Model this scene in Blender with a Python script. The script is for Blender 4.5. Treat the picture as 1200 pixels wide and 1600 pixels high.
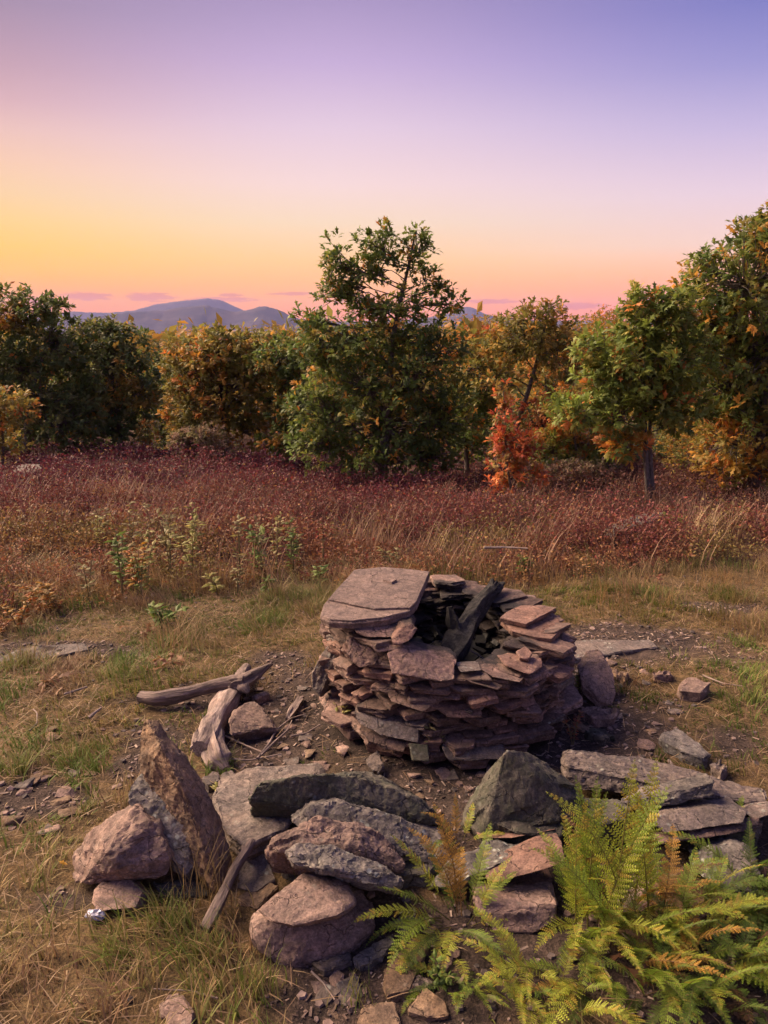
import bpy, bmesh, math, random
import numpy as np
from mathutils import Vector, Matrix, Quaternion

for o in list(bpy.data.objects):
    bpy.data.objects.remove(o, do_unlink=True)
SC = bpy.context.scene
COL = SC.collection
R = math.radians
random.seed(11)
rng = np.random.default_rng(11)

# ------------------------------------------------------------------ camera
PITCH = R(13.6)
CAM_H = 1.6
cam_d = bpy.data.cameras.new('camera')
cam = bpy.data.objects.new('camera', cam_d)
COL.objects.link(cam)
cam.location = (0, 0, CAM_H)
cam.rotation_euler = (math.pi / 2 - PITCH, 0, 0)
cam_d.sensor_fit = 'VERTICAL'
cam_d.sensor_height = 36
cam_d.sensor_width = 27
cam_d.lens = 27
cam_d.clip_start = 0.05
cam_d.clip_end = 40000
SC.camera = cam

# ------------------------------------------------------------------ render / exposure
SC.view_settings.view_transform = 'Standard'
SC.view_settings.look = 'None'
SC.view_settings.gamma = 1
SC.view_settings.use_curve_mapping = False
EXPO = 1.4
SC.view_settings.exposure = EXPO
SC.render.engine = 'CYCLES'
cy = SC.cycles
cy.use_denoising = True
try:
    cy.denoiser = 'OPENIMAGEDENOISE'
    cy.denoising_input_passes = 'RGB_ALBEDO_NORMAL'
except Exception:
    pass
cy.use_adaptive_sampling = True
cy.adaptive_threshold = 0.03
cy.max_bounces = 4
cy.diffuse_bounces = 2
cy.glossy_bounces = 2
cy.transmission_bounces = 3
cy.volume_bounces = 0
cy.transparent_max_bounces = 6
cy.sample_clamp_indirect = 4
cy.caustics_reflective = False
cy.caustics_refractive = False


def lin(c):
    return tuple(((v / 255) / 12.92 if v / 255 <= 0.04045 else ((v / 255 + 0.055) / 1.055) ** 2.4) for v in c)


def nd(nt, kind, loc=None, **kw):
    n = nt.nodes.new(kind)
    for k, v in kw.items():
        setattr(n, k, v)
    return n


def fmath(nt, op, a, b=None, c=None, clamp=False):
    n = nt.nodes.new('ShaderNodeMath')
    n.operation = op
    n.use_clamp = clamp
    for i, v in enumerate((a, b, c)):
        if v is None:
            continue
        if isinstance(v, (int, float)):
            n.inputs[i].default_value = v
        else:
            nt.links.new(v, n.inputs[i])
    return n.outputs[0]


def mapr(nt, v, a, b, c=0.0, d=1.0, smooth=True):
    n = nt.nodes.new('ShaderNodeMapRange')
    n.interpolation_type = 'SMOOTHSTEP' if smooth else 'LINEAR'
    nt.links.new(v, n.inputs[0])
    for i, q in enumerate((a, b, c, d)):
        n.inputs[i + 1].default_value = q
    return n.outputs[0]


def mixc(nt, f, a, b, mode='MIX'):
    n = nt.nodes.new('ShaderNodeMix')
    n.data_type = 'RGBA'
    n.blend_type = mode
    for sock, v in ((n.inputs[0], f), (n.inputs[6], a), (n.inputs[7], b)):
        if isinstance(v, (int, float)):
            sock.default_value = v
        elif isinstance(v, tuple):
            sock.default_value = (*v[:3], 1)
        else:
            nt.links.new(v, sock)
    return n.outputs[2]


def ramp(nt, v, stops, interp='LINEAR'):
    n = nt.nodes.new('ShaderNodeValToRGB')
    cr = n.color_ramp
    cr.interpolation = interp
    while len(cr.elements) < len(stops):
        cr.elements.new(0.5)
    for e, (p, c) in zip(cr.elements, stops):
        e.position = p
        e.color = (*c[:3], 1)
    nt.links.new(v, n.inputs[0])
    return n.outputs[0]


# ------------------------------------------------------------------ camera geometry helpers
F_ = np.array([0, math.cos(PITCH), -math.sin(PITCH)])
U_ = np.array([0, math.sin(PITCH), math.cos(PITCH)])
R_ = np.array([1.0, 0, 0])
C_ = np.array([0, 0, CAM_H])


def ray(px, py):
    return R_ * (px - 600) / 1200 + U_ * (800 - py) / 1200 + F_


def PY(px, py, Y):
    d = ray(px, py)
    return C_ + d * (Y / d[1])


# ------------------------------------------------------------------ world (twilight sky)
SUN_AZ = -64.0      # degrees from the view direction, to the left
SUN_EL = 36.0
W = bpy.data.worlds.new('World')
SC.world = W
W.use_nodes = True
W.cycles.sampling_method = 'MANUAL'
W.cycles.sample_map_resolution = 256
nt = W.node_tree
nt.nodes.clear()
out = nd(nt, 'ShaderNodeOutputWorld')
bg = nd(nt, 'ShaderNodeBackground')
nt.links.new(bg.outputs[0], out.inputs[0])
tc = nd(nt, 'ShaderNodeTexCoord')
sep = nd(nt, 'ShaderNodeSeparateXYZ')
nt.links.new(tc.outputs['Generated'], sep.inputs[0])
gx, gy, gz = sep.outputs
elev = fmath(nt, 'MULTIPLY', fmath(nt, 'ARCSINE', gz), 180 / math.pi)
pos = fmath(nt, 'DIVIDE', elev, 45.0, clamp=True)
azd = fmath(nt, 'MULTIPLY', fmath(nt, 'ARCTAN2', gx, gy), 180 / math.pi)
hl = fmath(nt, 'SQRT', fmath(nt, 'ADD', fmath(nt, 'MULTIPLY', gx, gx), fmath(nt, 'MULTIPLY', gy, gy)))
dotp = fmath(nt, 'ADD', fmath(nt, 'MULTIPLY', gx, math.sin(R(SUN_AZ + 14))), fmath(nt, 'MULTIPLY', gy, math.cos(R(SUN_AZ + 14))))
cosd = fmath(nt, 'DIVIDE', dotp, fmath(nt, 'MAXIMUM', hl, 0.001))
ang = fmath(nt, 'MULTIPLY', fmath(nt, 'ARCCOSINE', fmath(nt, 'MINIMUM', fmath(nt, 'MAXIMUM', cosd, -1.0), 1.0)), 180 / math.pi)


def skyramp(rows):
    return ramp(nt, pos, [(e / 45, lin(c)) for e, c in rows], 'EASE' if False else 'LINEAR')


sk_l = skyramp([(0, (275, 140, 10)), (2, (285, 172, 10)), (3.5, (282, 196, 20)), (5, (272, 206, 50)), (6.5, (262, 210, 104)), (8.2, (255, 208, 143)), (10, (251, 200, 157)),
                (11.9, (238, 189, 172)), (13.5, (217, 168, 168)), (15.3, (196, 152, 160)), (18.6, (160, 132, 152)), (30, (128, 114, 158)), (45, (116, 112, 162))])
sk_c = skyramp([(0, (285, 140, 40)), (2, (288, 182, 66)), (4.5, (270, 210, 130)), (7, (255, 221, 184)), (9.5, (251, 218, 212)),
                (13, (231, 203, 220)), (16.7, (200, 173, 212)), (20, (172, 149, 192)), (30, (128, 120, 178)), (45, (114, 112, 168))])
sk_r = skyramp([(0, (285, 132, 66)), (2, (288, 166, 96)), (3.5, (275, 194, 140)), (5.2, (254, 213, 196)), (8.3, (235, 208, 222)), (12, (197, 181, 220)),
                (15.5, (151, 146, 206)), (18.7, (117, 119, 192)), (22, (106, 110, 184)), (30, (100, 104, 176)), (45, (108, 110, 168))])
sk_b = skyramp([(0, (150, 125, 148)), (4, (208, 168, 180)), (9, (202, 172, 198)), (14, (168, 152, 196)), (22, (132, 128, 184)), (45, (110, 110, 166))])  # unseen sky behind the camera, brightened to fill the camera-facing sides
w1 = mapr(nt, ang, 18, 48)
w2 = mapr(nt, ang, 44, 80)
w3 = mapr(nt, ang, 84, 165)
skc = mixc(nt, w1, sk_l, sk_c)
skc = mixc(nt, w2, skc, sk_r)
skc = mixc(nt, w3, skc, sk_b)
# low streaks of cloud near the horizon: (azimuth, elevation, half width, half height) in degrees
comb = nd(nt, 'ShaderNodeCombineXYZ')
nt.links.new(fmath(nt, 'MULTIPLY', azd, 1.3), comb.inputs[0])
nt.links.new(fmath(nt, 'MULTIPLY', elev, 7.0), comb.inputs[1])
cn = nd(nt, 'ShaderNodeTexNoise')
cn.inputs['Scale'].default_value = 1.0
cn.inputs['Detail'].default_value = 5
cn.inputs['Roughness'].default_value = 0.62
nt.links.new(comb.outputs[0], cn.inputs['Vector'])
csum = None
for (px, py, hw, hh) in ((135, 463, 2.3, .36), (235, 464, 2.2, .40), (265, 478, 1.8, .25), (360, 461, 1.2, .16), (350, 468, 3.2, .22), (460, 459, 2.4, .16),
                         (770, 471, 2.6, .22), (905, 478, 2.4, .3), (1010, 470, 2.0, .2), (60, 470, 1.6, .25)):
    d = ray(px, py)
    d = d / np.linalg.norm(d)
    a0 = math.degrees(math.atan2(d[0], d[1]))
    e0 = math.degrees(math.asin(d[2]))
    da = fmath(nt, 'DIVIDE', fmath(nt, 'SUBTRACT', azd, a0), hw)
    de = fmath(nt, 'DIVIDE', fmath(nt, 'SUBTRACT', elev, e0), hh)
    q = fmath(nt, 'ADD', fmath(nt, 'MULTIPLY', da, da), fmath(nt, 'MULTIPLY', de, de))
    m = fmath(nt, 'SUBTRACT', 1.0, q, clamp=True)
    csum = m if csum is None else fmath(nt, 'MAXIMUM', csum, m)
cmask = mapr(nt, fmath(nt, 'ADD', csum, fmath(nt, 'MULTIPLY', fmath(nt, 'SUBTRACT', cn.outputs[0], .5), 2.2)), .25, .75)
cmask = fmath(nt, 'MULTIPLY', cmask, fmath(nt, 'MULTIPLY', mapr(nt, csum, 0, .15), .62))
skc = mixc(nt, cmask, skc, lin((226, 112, 112)))
# physical sky for the same raised sun as the lamp, as a faint base under the twilight colours
sky = nd(nt, 'ShaderNodeTexSky')
sky.sky_type = 'NISHITA'
sky.sun_disc = False
sky.sun_elevation = R(SUN_EL)
sky.sun_rotation = R(SUN_AZ)
sky.altitude = 900
sky.dust_density = 2.0
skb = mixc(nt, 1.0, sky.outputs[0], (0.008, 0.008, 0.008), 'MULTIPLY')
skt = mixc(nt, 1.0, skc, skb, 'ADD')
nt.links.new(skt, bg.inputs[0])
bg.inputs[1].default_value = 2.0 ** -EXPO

sun_d = bpy.data.lights.new('sun', 'SUN')
sun_d.energy = 5.0
sun_d.angle = R(48)
sun_d.color = (1.0, 0.73, 0.50)
sun = bpy.data.objects.new('sun', sun_d)
COL.objects.link(sun)
sv = Vector((math.sin(R(SUN_AZ)) * math.cos(R(SUN_EL)), math.cos(R(SUN_AZ)) * math.cos(R(SUN_EL)), math.sin(R(SUN_EL))))
sun.rotation_euler = sv.to_track_quat('Z', 'Y').to_euler()
sun.location = (-20, 20, 20)


# ------------------------------------------------------------------ numpy noise
def _hash(ix, iy, iz, seed):
    with np.errstate(over='ignore'):
        h = (ix.astype(np.uint32) * np.uint32(374761393) + iy.astype(np.uint32) * np.uint32(668265263)
             + iz.astype(np.uint32) * np.uint32(2246822519) + np.uint32((seed * 3266489917) & 0xffffffff))
        h ^= h >> np.uint32(15)
        h *= np.uint32(2246822519)
        h ^= h >> np.uint32(13)
        h *= np.uint32(3266489917)
        h ^= h >> np.uint32(16)
    return h.astype(np.float64) / 4294967295.0 * 2 - 1


def vnoise(p, seed=0):
    p = np.asarray(p, float)
    i = np.floor(p).astype(np.int64)
    f = p - i
    u = f * f * f * (f * (f * 6 - 15) + 10)
    r = 0
    for dx in (0, 1):
        wx = u[:, 0] if dx else 1 - u[:, 0]
        for dy in (0, 1):
            wy = u[:, 1] if dy else 1 - u[:, 1]
            for dz in (0, 1):
                wz = u[:, 2] if dz else 1 - u[:, 2]
                r = r + wx * wy * wz * _hash(i[:, 0] + dx, i[:, 1] + dy, i[:, 2] + dz, seed)
    return r


def fbm(p, seed=0, octs=4, gain=.5):
    p = np.asarray(p, float)
    a, r = 1.0, 0
    for o in range(octs):
        r = r + a * vnoise(p * 2 ** o + 17.3 * o, seed + o * 31)
        a *= gain
    return r


def n2(x, y, s, seed=0, octs=3):
    x = np.atleast_1d(np.asarray(x, float))
    y = np.atleast_1d(np.asarray(y, float))
    return fbm(np.stack([x / s, y / s, np.full_like(x, seed * 1.37)], 1), seed, octs)


# ------------------------------------------------------------------ terrain height
def H(x, y):
    sc = np.isscalar(x)
    x = np.atleast_1d(np.asarray(x, float))
    y = np.atleast_1d(np.asarray(y, float))
    k = .55
    s = k * np.logaddexp(0, (y - 4.0) / k)
    z = -60 * (1 - np.exp(-.105 * s / 60))
    far = np.clip((y - 4.5) / 6, 0, 1) * np.clip(1 - (np.hypot(x, y) - 200) / 400, 0, 1)
    z = z + far * .22 * n2(x, y, 5.0, 3, 2)
    near = np.clip(1 - (np.hypot(x, y - 3) - 5) / 6, 0, 1)
    z = z + near * (.016 * n2(x, y, .55, 5, 2) + .007 * n2(x, y, .09, 6, 2))
    # low swell on the left under the crimson bushes
    z = z + .10 * np.exp(-(((x + 5.2) / 3.2) ** 2 + ((y - 17.5) / 4.2) ** 2))
    return float(z[0]) if sc else z


def PG(px, py, dz=0.0):
    """where the sight line meets the ground (raised by dz)"""
    d = ray(px, py)
    d0, d1, d2 = (float(q) for q in d)
    k = .55
    t = .5
    for _ in range(2000):
        x, y, z = d0 * t, d1 * t, CAM_H + d2 * t
        sft = k * math.log1p(math.exp((y - 4.0) / k)) if y < 40 else y - 4.0
        h = -60 * (1 - math.exp(-.105 * sft / 60)) + .10 * math.exp(-(((x + 5.2) / 3.2) ** 2 + ((y - 17.5) / 4.2) ** 2)) + dz
        if z - h < .0005 or t > 80:
            break
        t += max((z - h) * .8, .0005)
    for _ in range(3):
        p = C_ + d * t
        t += (p[2] - H(float(p[0]), float(p[1])) - dz) / max(-d2, .12) * .8
    return C_ + d * t


# ------------------------------------------------------------------ object helpers
def tag(o, label=None, cat=None, group=None, kind=None):
    for k, v in (('label', label), ('category', cat), ('group', group), ('kind', kind)):
        if v:
            o[k] = v
    return o


def mesh_np(name, verts, faces, smooth=True, cols=None, sharp=None):
    verts = np.asarray(verts, np.float32)
    faces = np.asarray(faces, np.int32)
    me = bpy.data.meshes.new(name)
    n = faces.shape[1]
    me.vertices.add(len(verts))
    me.vertices.foreach_set('co', verts.ravel())
    me.loops.add(faces.size)
    me.loops.foreach_set('vertex_index', faces.ravel())
    me.polygons.add(len(faces))
    me.polygons.foreach_set('loop_start', np.arange(0, faces.size, n, dtype=np.int32))
    me.polygons.foreach_set('use_smooth', np.full(len(faces), bool(smooth)))
    me.update(calc_edges=True)
    if cols is not None:
        ca = me.color_attributes.new('Col', 'FLOAT_COLOR', 'POINT')
        c4 = np.ones((len(verts), 4), np.float32)
        c4[:, :3] = cols
        ca.data.foreach_set('color', c4.ravel())
    if sharp:
        me.set_sharp_from_angle(angle=R(sharp))
    return me


def link(name, me, mat=None, parent=None, loc=(0, 0, 0), rot=None):
    o = bpy.data.objects.new(name, me)
    COL.objects.link(o)
    o.location = loc
    if rot is not None:
        o.rotation_euler = rot
    if mat is not None and me is not None and len(me.materials) == 0:
        me.materials.append(mat)
    if parent is not None:
        o.parent = parent
    return o


def empty(name, loc):
    o = bpy.data.objects.new(name, None)
    o.empty_display_size = .1
    COL.objects.link(o)
    o.location = tuple(float(v) for v in loc)
    return o


def scatter(tv, tf, pos, rot, sc):
    """template verts/faces placed N times; rot (N,3,3) with columns = local axes"""
    N, V = len(pos), len(tv)
    sc = np.asarray(sc, float)
    if sc.ndim == 1:
        sc = sc[:, None]
    loc = tv[None, :, :] * sc[:, None, :]
    v = np.einsum('nij,nvj->nvi', rot, loc) + pos[:, None, :]
    f = tf[None, :, :] + (np.arange(N) * V)[:, None, None]
    return v.reshape(-1, 3), f.reshape(-1, tf.shape[1])


def norm(v):
    return v / np.maximum(np.linalg.norm(v, axis=-1, keepdims=True), 1e-9)


def frames(ydir, nrm):
    """rotation matrices with y = ydir and z near nrm"""
    y = norm(ydir)
    x = norm(np.cross(y, nrm))
    z = np.cross(x, y)
    return np.stack([x, y, z], 2)


def tube(path, radii, sides=8, seed=0, rough=0.0, cap=True):
    path = np.asarray(path, float)
    n = len(path)
    tan = norm(np.gradient(path, axis=0))
    up = np.array([0.0, 0, 1]) if abs(tan[0][2]) < .9 else np.array([1.0, 0, 0])
    vs, fs = [], []
    x = norm(np.cross(tan[0], up))
    for i in range(n):
        x = norm(x - tan[i] * np.dot(x, tan[i]))
        y = np.cross(tan[i], x)
        a = np.arange(sides) / sides * 2 * math.pi
        ring = np.cos(a)[:, None] * x + np.sin(a)[:, None] * y
        rr = np.full(sides, radii[i], float)
        if rough:
            q = np.stack([np.cos(a) * 2.3, np.sin(a) * 2.3, np.full(sides, i * .07)], 1)
            rr = rr * (1 + rough * fbm(q + seed, seed, 3))
        vs.append(path[i] + ring * rr[:, None])
    for i in range(n - 1):
        for k in range(sides):
            a, b = i * sides + k, i * sides + (k + 1) % sides
            fs.append((a, b, b + sides, a + sides))
    v = np.concatenate(vs)
    if cap:
        c0, c1 = len(v), len(v) + 1
        v = np.concatenate([v, path[:1], path[-1:]])
        for k in range(sides):
            fs.append((c0, (k + 1) % sides, k, k))
            b = (n - 1) * sides
            fs.append((c1, b + k, b + (k + 1) % sides, b + (k + 1) % sides))
    return v, fs


class MB:
    """collects quads/tris into one mesh (degenerate quads become tris)"""
    def __init__(s):
        s.v, s.f, s.n = [], [], 0

    def add(s, v, f):
        s.v.append(np.asarray(v, float))
        for q in f:
            q = list(dict.fromkeys(int(i) + s.n for i in q))
            if len(q) >= 3:
                s.f.append(q)
        s.n += len(v)
        return s

    def mesh(s, name, smooth=True, sharp=None):
        me = bpy.data.meshes.new(name)
        me.from_pydata(np.concatenate(s.v).tolist(), [], s.f)
        for p in me.polygons:
            p.use_smooth = smooth
        me.update()
        if sharp:
            me.set_sharp_from_angle(angle=R(sharp))
        return me


# ------------------------------------------------------------------ materials
def newmat(name):
    m = bpy.data.materials.new(name)
    m.use_nodes = True
    t = m.node_tree
    t.nodes.clear()
    o = nd(t, 'ShaderNodeOutputMaterial')
    b = nd(t, 'ShaderNodeBsdfPrincipled')
    t.links.new(b.outputs[0], o.inputs[0])
    b.inputs['Specular IOR Level'].default_value = .3
    return m, t, b, o


def noise(t, vec, scale, detail=4, rough=.55, dist=0.0, w=None):
    n = nd(t, 'ShaderNodeTexNoise')
    if w is not None:
        n.noise_dimensions = '4D'
        t.links.new(w, n.inputs['W'])
    n.inputs['Scale'].default_value = scale
    n.inputs['Detail'].default_value = detail
    n.inputs['Roughness'].default_value = rough
    n.inputs['Distortion'].default_value = dist
    t.links.new(vec, n.inputs['Vector'])
    return n.outputs[0]


RING = np.array([0.27, 3.13])


def rock_mat(name, c1, c2, c3, lichen=.25, soot=False, vary=.25, moss=0.0):
    m, t, b, o = newmat(name)
    tcn = nd(t, 'ShaderNodeTexCoord')
    oi = nd(t, 'ShaderNodeObjectInfo')
    w = fmath(t, 'MULTIPLY', oi.outputs['Random'], 37.0)
    v = tcn.outputs['Object']
    big = noise(t, v, 7, 4, .6, .6, w)
    mid = noise(t, v, 26, 5, .65, .3, w)
    fine = noise(t, v, 170, 4, .7, 0, w)
    # bedding: noise squeezed along the slab's thin axis
    mp = nd(t, 'ShaderNodeMapping')
    mp.inputs['Scale'].default_value = (3, 3, 42)
    t.links.new(v, mp.inputs[0])
    bed = noise(t, mp.outputs[0], 1.6, 4, .6, .4, w)
    col = mixc(t, mapr(t, big, .36, .64), c1, c2)
    col = mixc(t, fmath(t, 'MULTIPLY', mapr(t, mid, .45, .7), .7), col, c3)
    col = mixc(t, fmath(t, 'MULTIPLY', mapr(t, bed, .5, .72), .45), col, tuple(q * .55 for q in c2))
    col = mixc(t, .5, col, mixc(t, mapr(t, fine, .3, .72), (.32, .32, .32), (1.7, 1.7, 1.7)), 'MULTIPLY')
    mot = noise(t, v, 62, 6, .75, .6, w)
    col = mixc(t, .65, col, mixc(t, mapr(t, mot, .32, .68), (.5, .5, .5), (1.45, 1.43, 1.4)), 'MULTIPLY')
    bigm = noise(t, v, 14, 4, .6, .8, w)
    col = mixc(t, .55, col, mixc(t, mapr(t, bigm, .36, .62), (.5, .5, .52), (1.35, 1.33, 1.28)), 'MULTIPLY')
    pit = mapr(t, noise(t, v, 95, 3, .6, .2, w), .62, .70)
    col = mixc(t, fmath(t, 'MULTIPLY', pit, .22), col, tuple(q * .25 for q in c2))
    dv_ = nd(t, 'ShaderNodeVectorMath')
    dv_.operation = 'ADD'
    wn = nd(t, 'ShaderNodeTexNoise')
    wn.inputs['Scale'].default_value = 16
    wn.inputs['Detail'].default_value = 4
    t.links.new(v, wn.inputs['Vector'])
    ws = nd(t, 'ShaderNodeVectorMath')
    ws.operation = 'SCALE'
    ws.inputs['Scale'].default_value = .09
    t.links.new(wn.outputs['Color'], ws.inputs[0])
    t.links.new(v, dv_.inputs[0])
    t.links.new(ws.outputs[0], dv_.inputs[1])
    vc = nd(t, 'ShaderNodeTexVoronoi')
    vc.feature = 'DISTANCE_TO_EDGE'
    vc.inputs['Scale'].default_value = 8.5
    t.links.new(dv_.outputs[0], vc.inputs['Vector'])
    crack = fmath(t, 'MULTIPLY', mapr(t, vc.outputs['Distance'], .0, .022, 1, 0), mapr(t, bigm, .46, .56))
    col = mixc(t, fmath(t, 'MULTIPLY', crack, .65), col, tuple(q * .22 for q in c2))
    # per stone tone
    tone = mapr(t, oi.outputs['Random'], 0, 1, 1 - vary, 1 + vary, False)
    hs = nd(t, 'ShaderNodeHueSaturation')
    t.links.new(tone, hs.inputs['Value'])
    t.links.new(col, hs.inputs['Color'])
    col = hs.outputs[0]
    if lichen:
        lv = nd(t, 'ShaderNodeTexVoronoi')
        lv.inputs['Scale'].default_value = 42
        t.links.new(v, lv.inputs['Vector'])
        lm = fmath(t, 'MULTIPLY', mapr(t, lv.outputs['Distance'], .12, .42, 1, 0), mapr(t, noise(t, v, 9, 3, .6, .5, w), .52, .62))
        lm2 = mapr(t, noise(t, v, 60, 5, .7, 1.0, w), .60, .68)
        lm = fmath(t, 'MAXIMUM', lm, fmath(t, 'MULTIPLY', lm2, mapr(t, big, .5, .6)))
        col = mixc(t, fmath(t, 'MULTIPLY', lm, lichen), col, (.36, .38, .33))
    if moss:
        mm = fmath(t, 'MULTIPLY', mapr(t, noise(t, v, 12, 4, .6, .4, w), .45, .62), moss)
        col = mixc(t, mm, col, (.045, .055, .03))
    if soot:
        ge = nd(t, 'ShaderNodeNewGeometry')
        sp = nd(t, 'ShaderNodeSeparateXYZ')
        t.links.new(ge.outputs['Position'], sp.inputs[0])
        dx = fmath(t, 'SUBTRACT', sp.outputs[0], float(RING[0]))
        dy = fmath(t, 'SUBTRACT', sp.outputs[1], float(RING[1]))
        rr = fmath(t, 'SQRT', fmath(t, 'ADD', fmath(t, 'MULTIPLY', dx, dx), fmath(t, 'MULTIPLY', dy, dy)))
        rr = fmath(t, 'ADD', rr, fmath(t, 'MULTIPLY', fmath(t, 'SUBTRACT', mid, .5), .18))
        col = mixc(t, mapr(t, rr, .36, .45, .86, 0), col, (.018, .017, .018))
    t.links.new(col, b.inputs['Base Color'])
    b.inputs['Roughness'].default_value = .82
    hgt = fmath(t, 'SUBTRACT', fmath(t, 'ADD', fmath(t, 'MULTIPLY', fmath(t, 'ADD', mid, mot), .35), fmath(t, 'ADD', fmath(t, 'MULTIPLY', fine, .40), fmath(t, 'MULTIPLY', bed, .30))), fmath(t, 'MULTIPLY', crack, .5))
    bp = nd(t, 'ShaderNodeBump')
    bp.inputs['Strength'].default_value = 1.0
    bp.inputs['Distance'].default_value = .009
    t.links.new(hgt, bp.inputs['Height'])
    t.links.new(bp.outputs[0], b.inputs['Normal'])
    return m


RM = {
    'pink': rock_mat('sandstone_pink', (0.222, 0.147, 0.121), (0.170, 0.118, 0.102), (0.278, 0.198, 0.164), .16),
    'tan': rock_mat('sandstone_tan', (0.205, 0.131, 0.078), (0.138, 0.094, 0.067), (0.254, 0.174, 0.112), .15),
    'grey': rock_mat('bluestone_grey', (0.150, 0.116, 0.101), (0.106, 0.088, 0.082), (0.198, 0.159, 0.141), .5),
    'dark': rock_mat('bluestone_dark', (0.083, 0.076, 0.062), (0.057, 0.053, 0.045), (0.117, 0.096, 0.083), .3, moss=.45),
    'lichen': rock_mat('bluestone_lichen', (0.134, 0.116, 0.106), (0.087, 0.080, 0.077), (0.188, 0.161, 0.143), .95),
    'red': rock_mat('redstone_soot', (0.161, 0.101, 0.084), (0.109, 0.076, 0.067), (0.237, 0.155, 0.128), .10, True, .45),
    'cap': rock_mat('redstone_cap', (0.172, 0.121, 0.107), (0.134, 0.097, 0.089), (0.211, 0.154, 0.137), .08, False, .08),
    'rim': rock_mat('redstone_clean', (0.202, 0.114, 0.089), (0.156, 0.094, 0.079), (0.259, 0.167, 0.136), .05, False, .15),
    'rust': rock_mat('redstone_rust', (0.196, 0.110, 0.084), (0.142, 0.085, 0.072), (0.258, 0.161, 0.126), .05, True, .3),
}


def attr_mat(name, rough=.75, trans=.0, spec=.25, bump=0, mottling=.25):
    m, t, b, o = newmat(name)
    a = nd(t, 'ShaderNodeAttribute')
    a.attribute_name = 'Col'
    col = a.outputs['Color']
    if mottling:
        tcn = nd(t, 'ShaderNodeTexCoord')
        n = noise(t, tcn.outputs['Object'], 90, 3, .6)
        col = mixc(t, mottling, col, mixc(t, mapr(t, n, .3, .7), (.45, .45, .45), (1.5, 1.5, 1.5)), 'MULTIPLY')
    t.links.new(col, b.inputs['Base Color'])
    b.inputs['Roughness'].default_value = rough
    b.inputs['Specular IOR Level'].default_value = spec
    if trans:
        tr = nd(t, 'ShaderNodeBsdfTranslucent')
        t.links.new(col, tr.inputs[0])
        mx = nd(t, 'ShaderNodeMixShader')
        mx.inputs[0].default_value = trans
        t.links.new(b.outputs[0], mx.inputs[1])
        t.links.new(tr.outputs[0], mx.inputs[2])
        t.links.new(mx.outputs[0], o.inputs[0])
    return m


LEAF = attr_mat('leaf', .55, .42, .3, mottling=.2)
GRASS = attr_mat('grass', .6, .3, .25, mottling=0)
HEATH = attr_mat('heath', .6, .3, .25, mottling=0)
CHIP = attr_mat('chip', .85, 0, .2)


def wood_mat(name, c1, c2, c3, zs=6.0, bump=.9, scale=28):
    m, t, b, o = newmat(name)
    tcn = nd(t, 'ShaderNodeTexCoord')
    mp = nd(t, 'ShaderNodeMapping')
    mp.inputs['Scale'].default_value = (1, 1, 1 / zs)
    at = nd(t, 'ShaderNodeAttribute')
    at.attribute_name = 'Grain'
    t.links.new(at.outputs['Vector'], mp.inputs[0])
    g = noise(t, mp.outputs[0], scale, 6, .65, .5)
    g2 = noise(t, mp.outputs[0], scale * 4, 5, .7, .2)
    big = noise(t, tcn.outputs['Object'], 9, 4, .6)
    col = mixc(t, mapr(t, g, .35, .66), c1, c2)
    col = mixc(t, mapr(t, big, .42, .66), col, c3)
    col = mixc(t, .6, col, mixc(t, mapr(t, g2, .32, .7), (.3, .3, .3), (1.6, 1.6, 1.6)), 'MULTIPLY')
    t.links.new(col, b.inputs['Base Color'])
    b.inputs['Roughness'].default_value = .85
    bp = nd(t, 'ShaderNodeBump')
    bp.inputs['Strength'].default_value = bump
    bp.inputs['Distance'].default_value = .012
    t.links.new(fmath(t, 'ADD', g, fmath(t, 'MULTIPLY', g2, .5)), bp.inputs['Height'])
    t.links.new(bp.outputs[0], b.inputs['Normal'])
    return m


WOOD_GREY = wood_mat('weathered_wood', (.16, .12, .105), (.34, .265, .235), (.24, .175, .15))
WOOD_BARK = wood_mat('bark_wood', (.10, .075, .065), (.21, .155, .135), (.15, .11, .10))
WOOD_CHAR = wood_mat('charred_wood', (.006, .006, .007), (.055, .050, .048), (.020, .018, .018), 2, 1.6, 55)
WOOD_TREE = wood_mat('tree_bark', (.075, .062, .052), (.17, .14, .12), (.11, .095, .082), 4, .8, 20)


def ground_mat():
    m, t, b, o = newmat('ground_soil')
    ge = nd(t, 'ShaderNodeNewGeometry')
    v = ge.outputs['Position']
    a = nd(t, 'ShaderNodeAttribute')
    a.attribute_name = 'Col'
    n1 = noise(t, v, 3.0, 5, .65, .4)
    n2_ = noise(t, v, 24, 6, .7, .2)
    n3 = noise(t, v, 140, 4, .7)
    col = mixc(t, .75, a.outputs['Color'], mixc(t, mapr(t, n2_, .3, .72), (.4, .4, .4), (1.6, 1.5, 1.4)), 'MULTIPLY')
    col = mixc(t, .5, col, mixc(t, mapr(t, n1, .35, .65), (.65, .65, .65), (1.35, 1.3, 1.25)), 'MULTIPLY')
    col = mixc(t, .7, col, mixc(t, mapr(t, n3, .35, .7), (.4, .4, .4), (1.7, 1.6, 1.55)), 'MULTIPLY')
    t.links.new(col, b.inputs['Base Color'])
    b.inputs['Roughness'].default_value = .95
    b.inputs['Specular IOR Level'].default_value = .15
    bp = nd(t, 'ShaderNodeBump')
    bp.inputs['Strength'].default_value = .9
    bp.inputs['Distance'].default_value = .02
    t.links.new(fmath(t, 'ADD', n2_, fmath(t, 'MULTIPLY', n3, .4)), bp.inputs['Height'])
    t.links.new(bp.outputs[0], b.inputs['Normal'])
    return m


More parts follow.
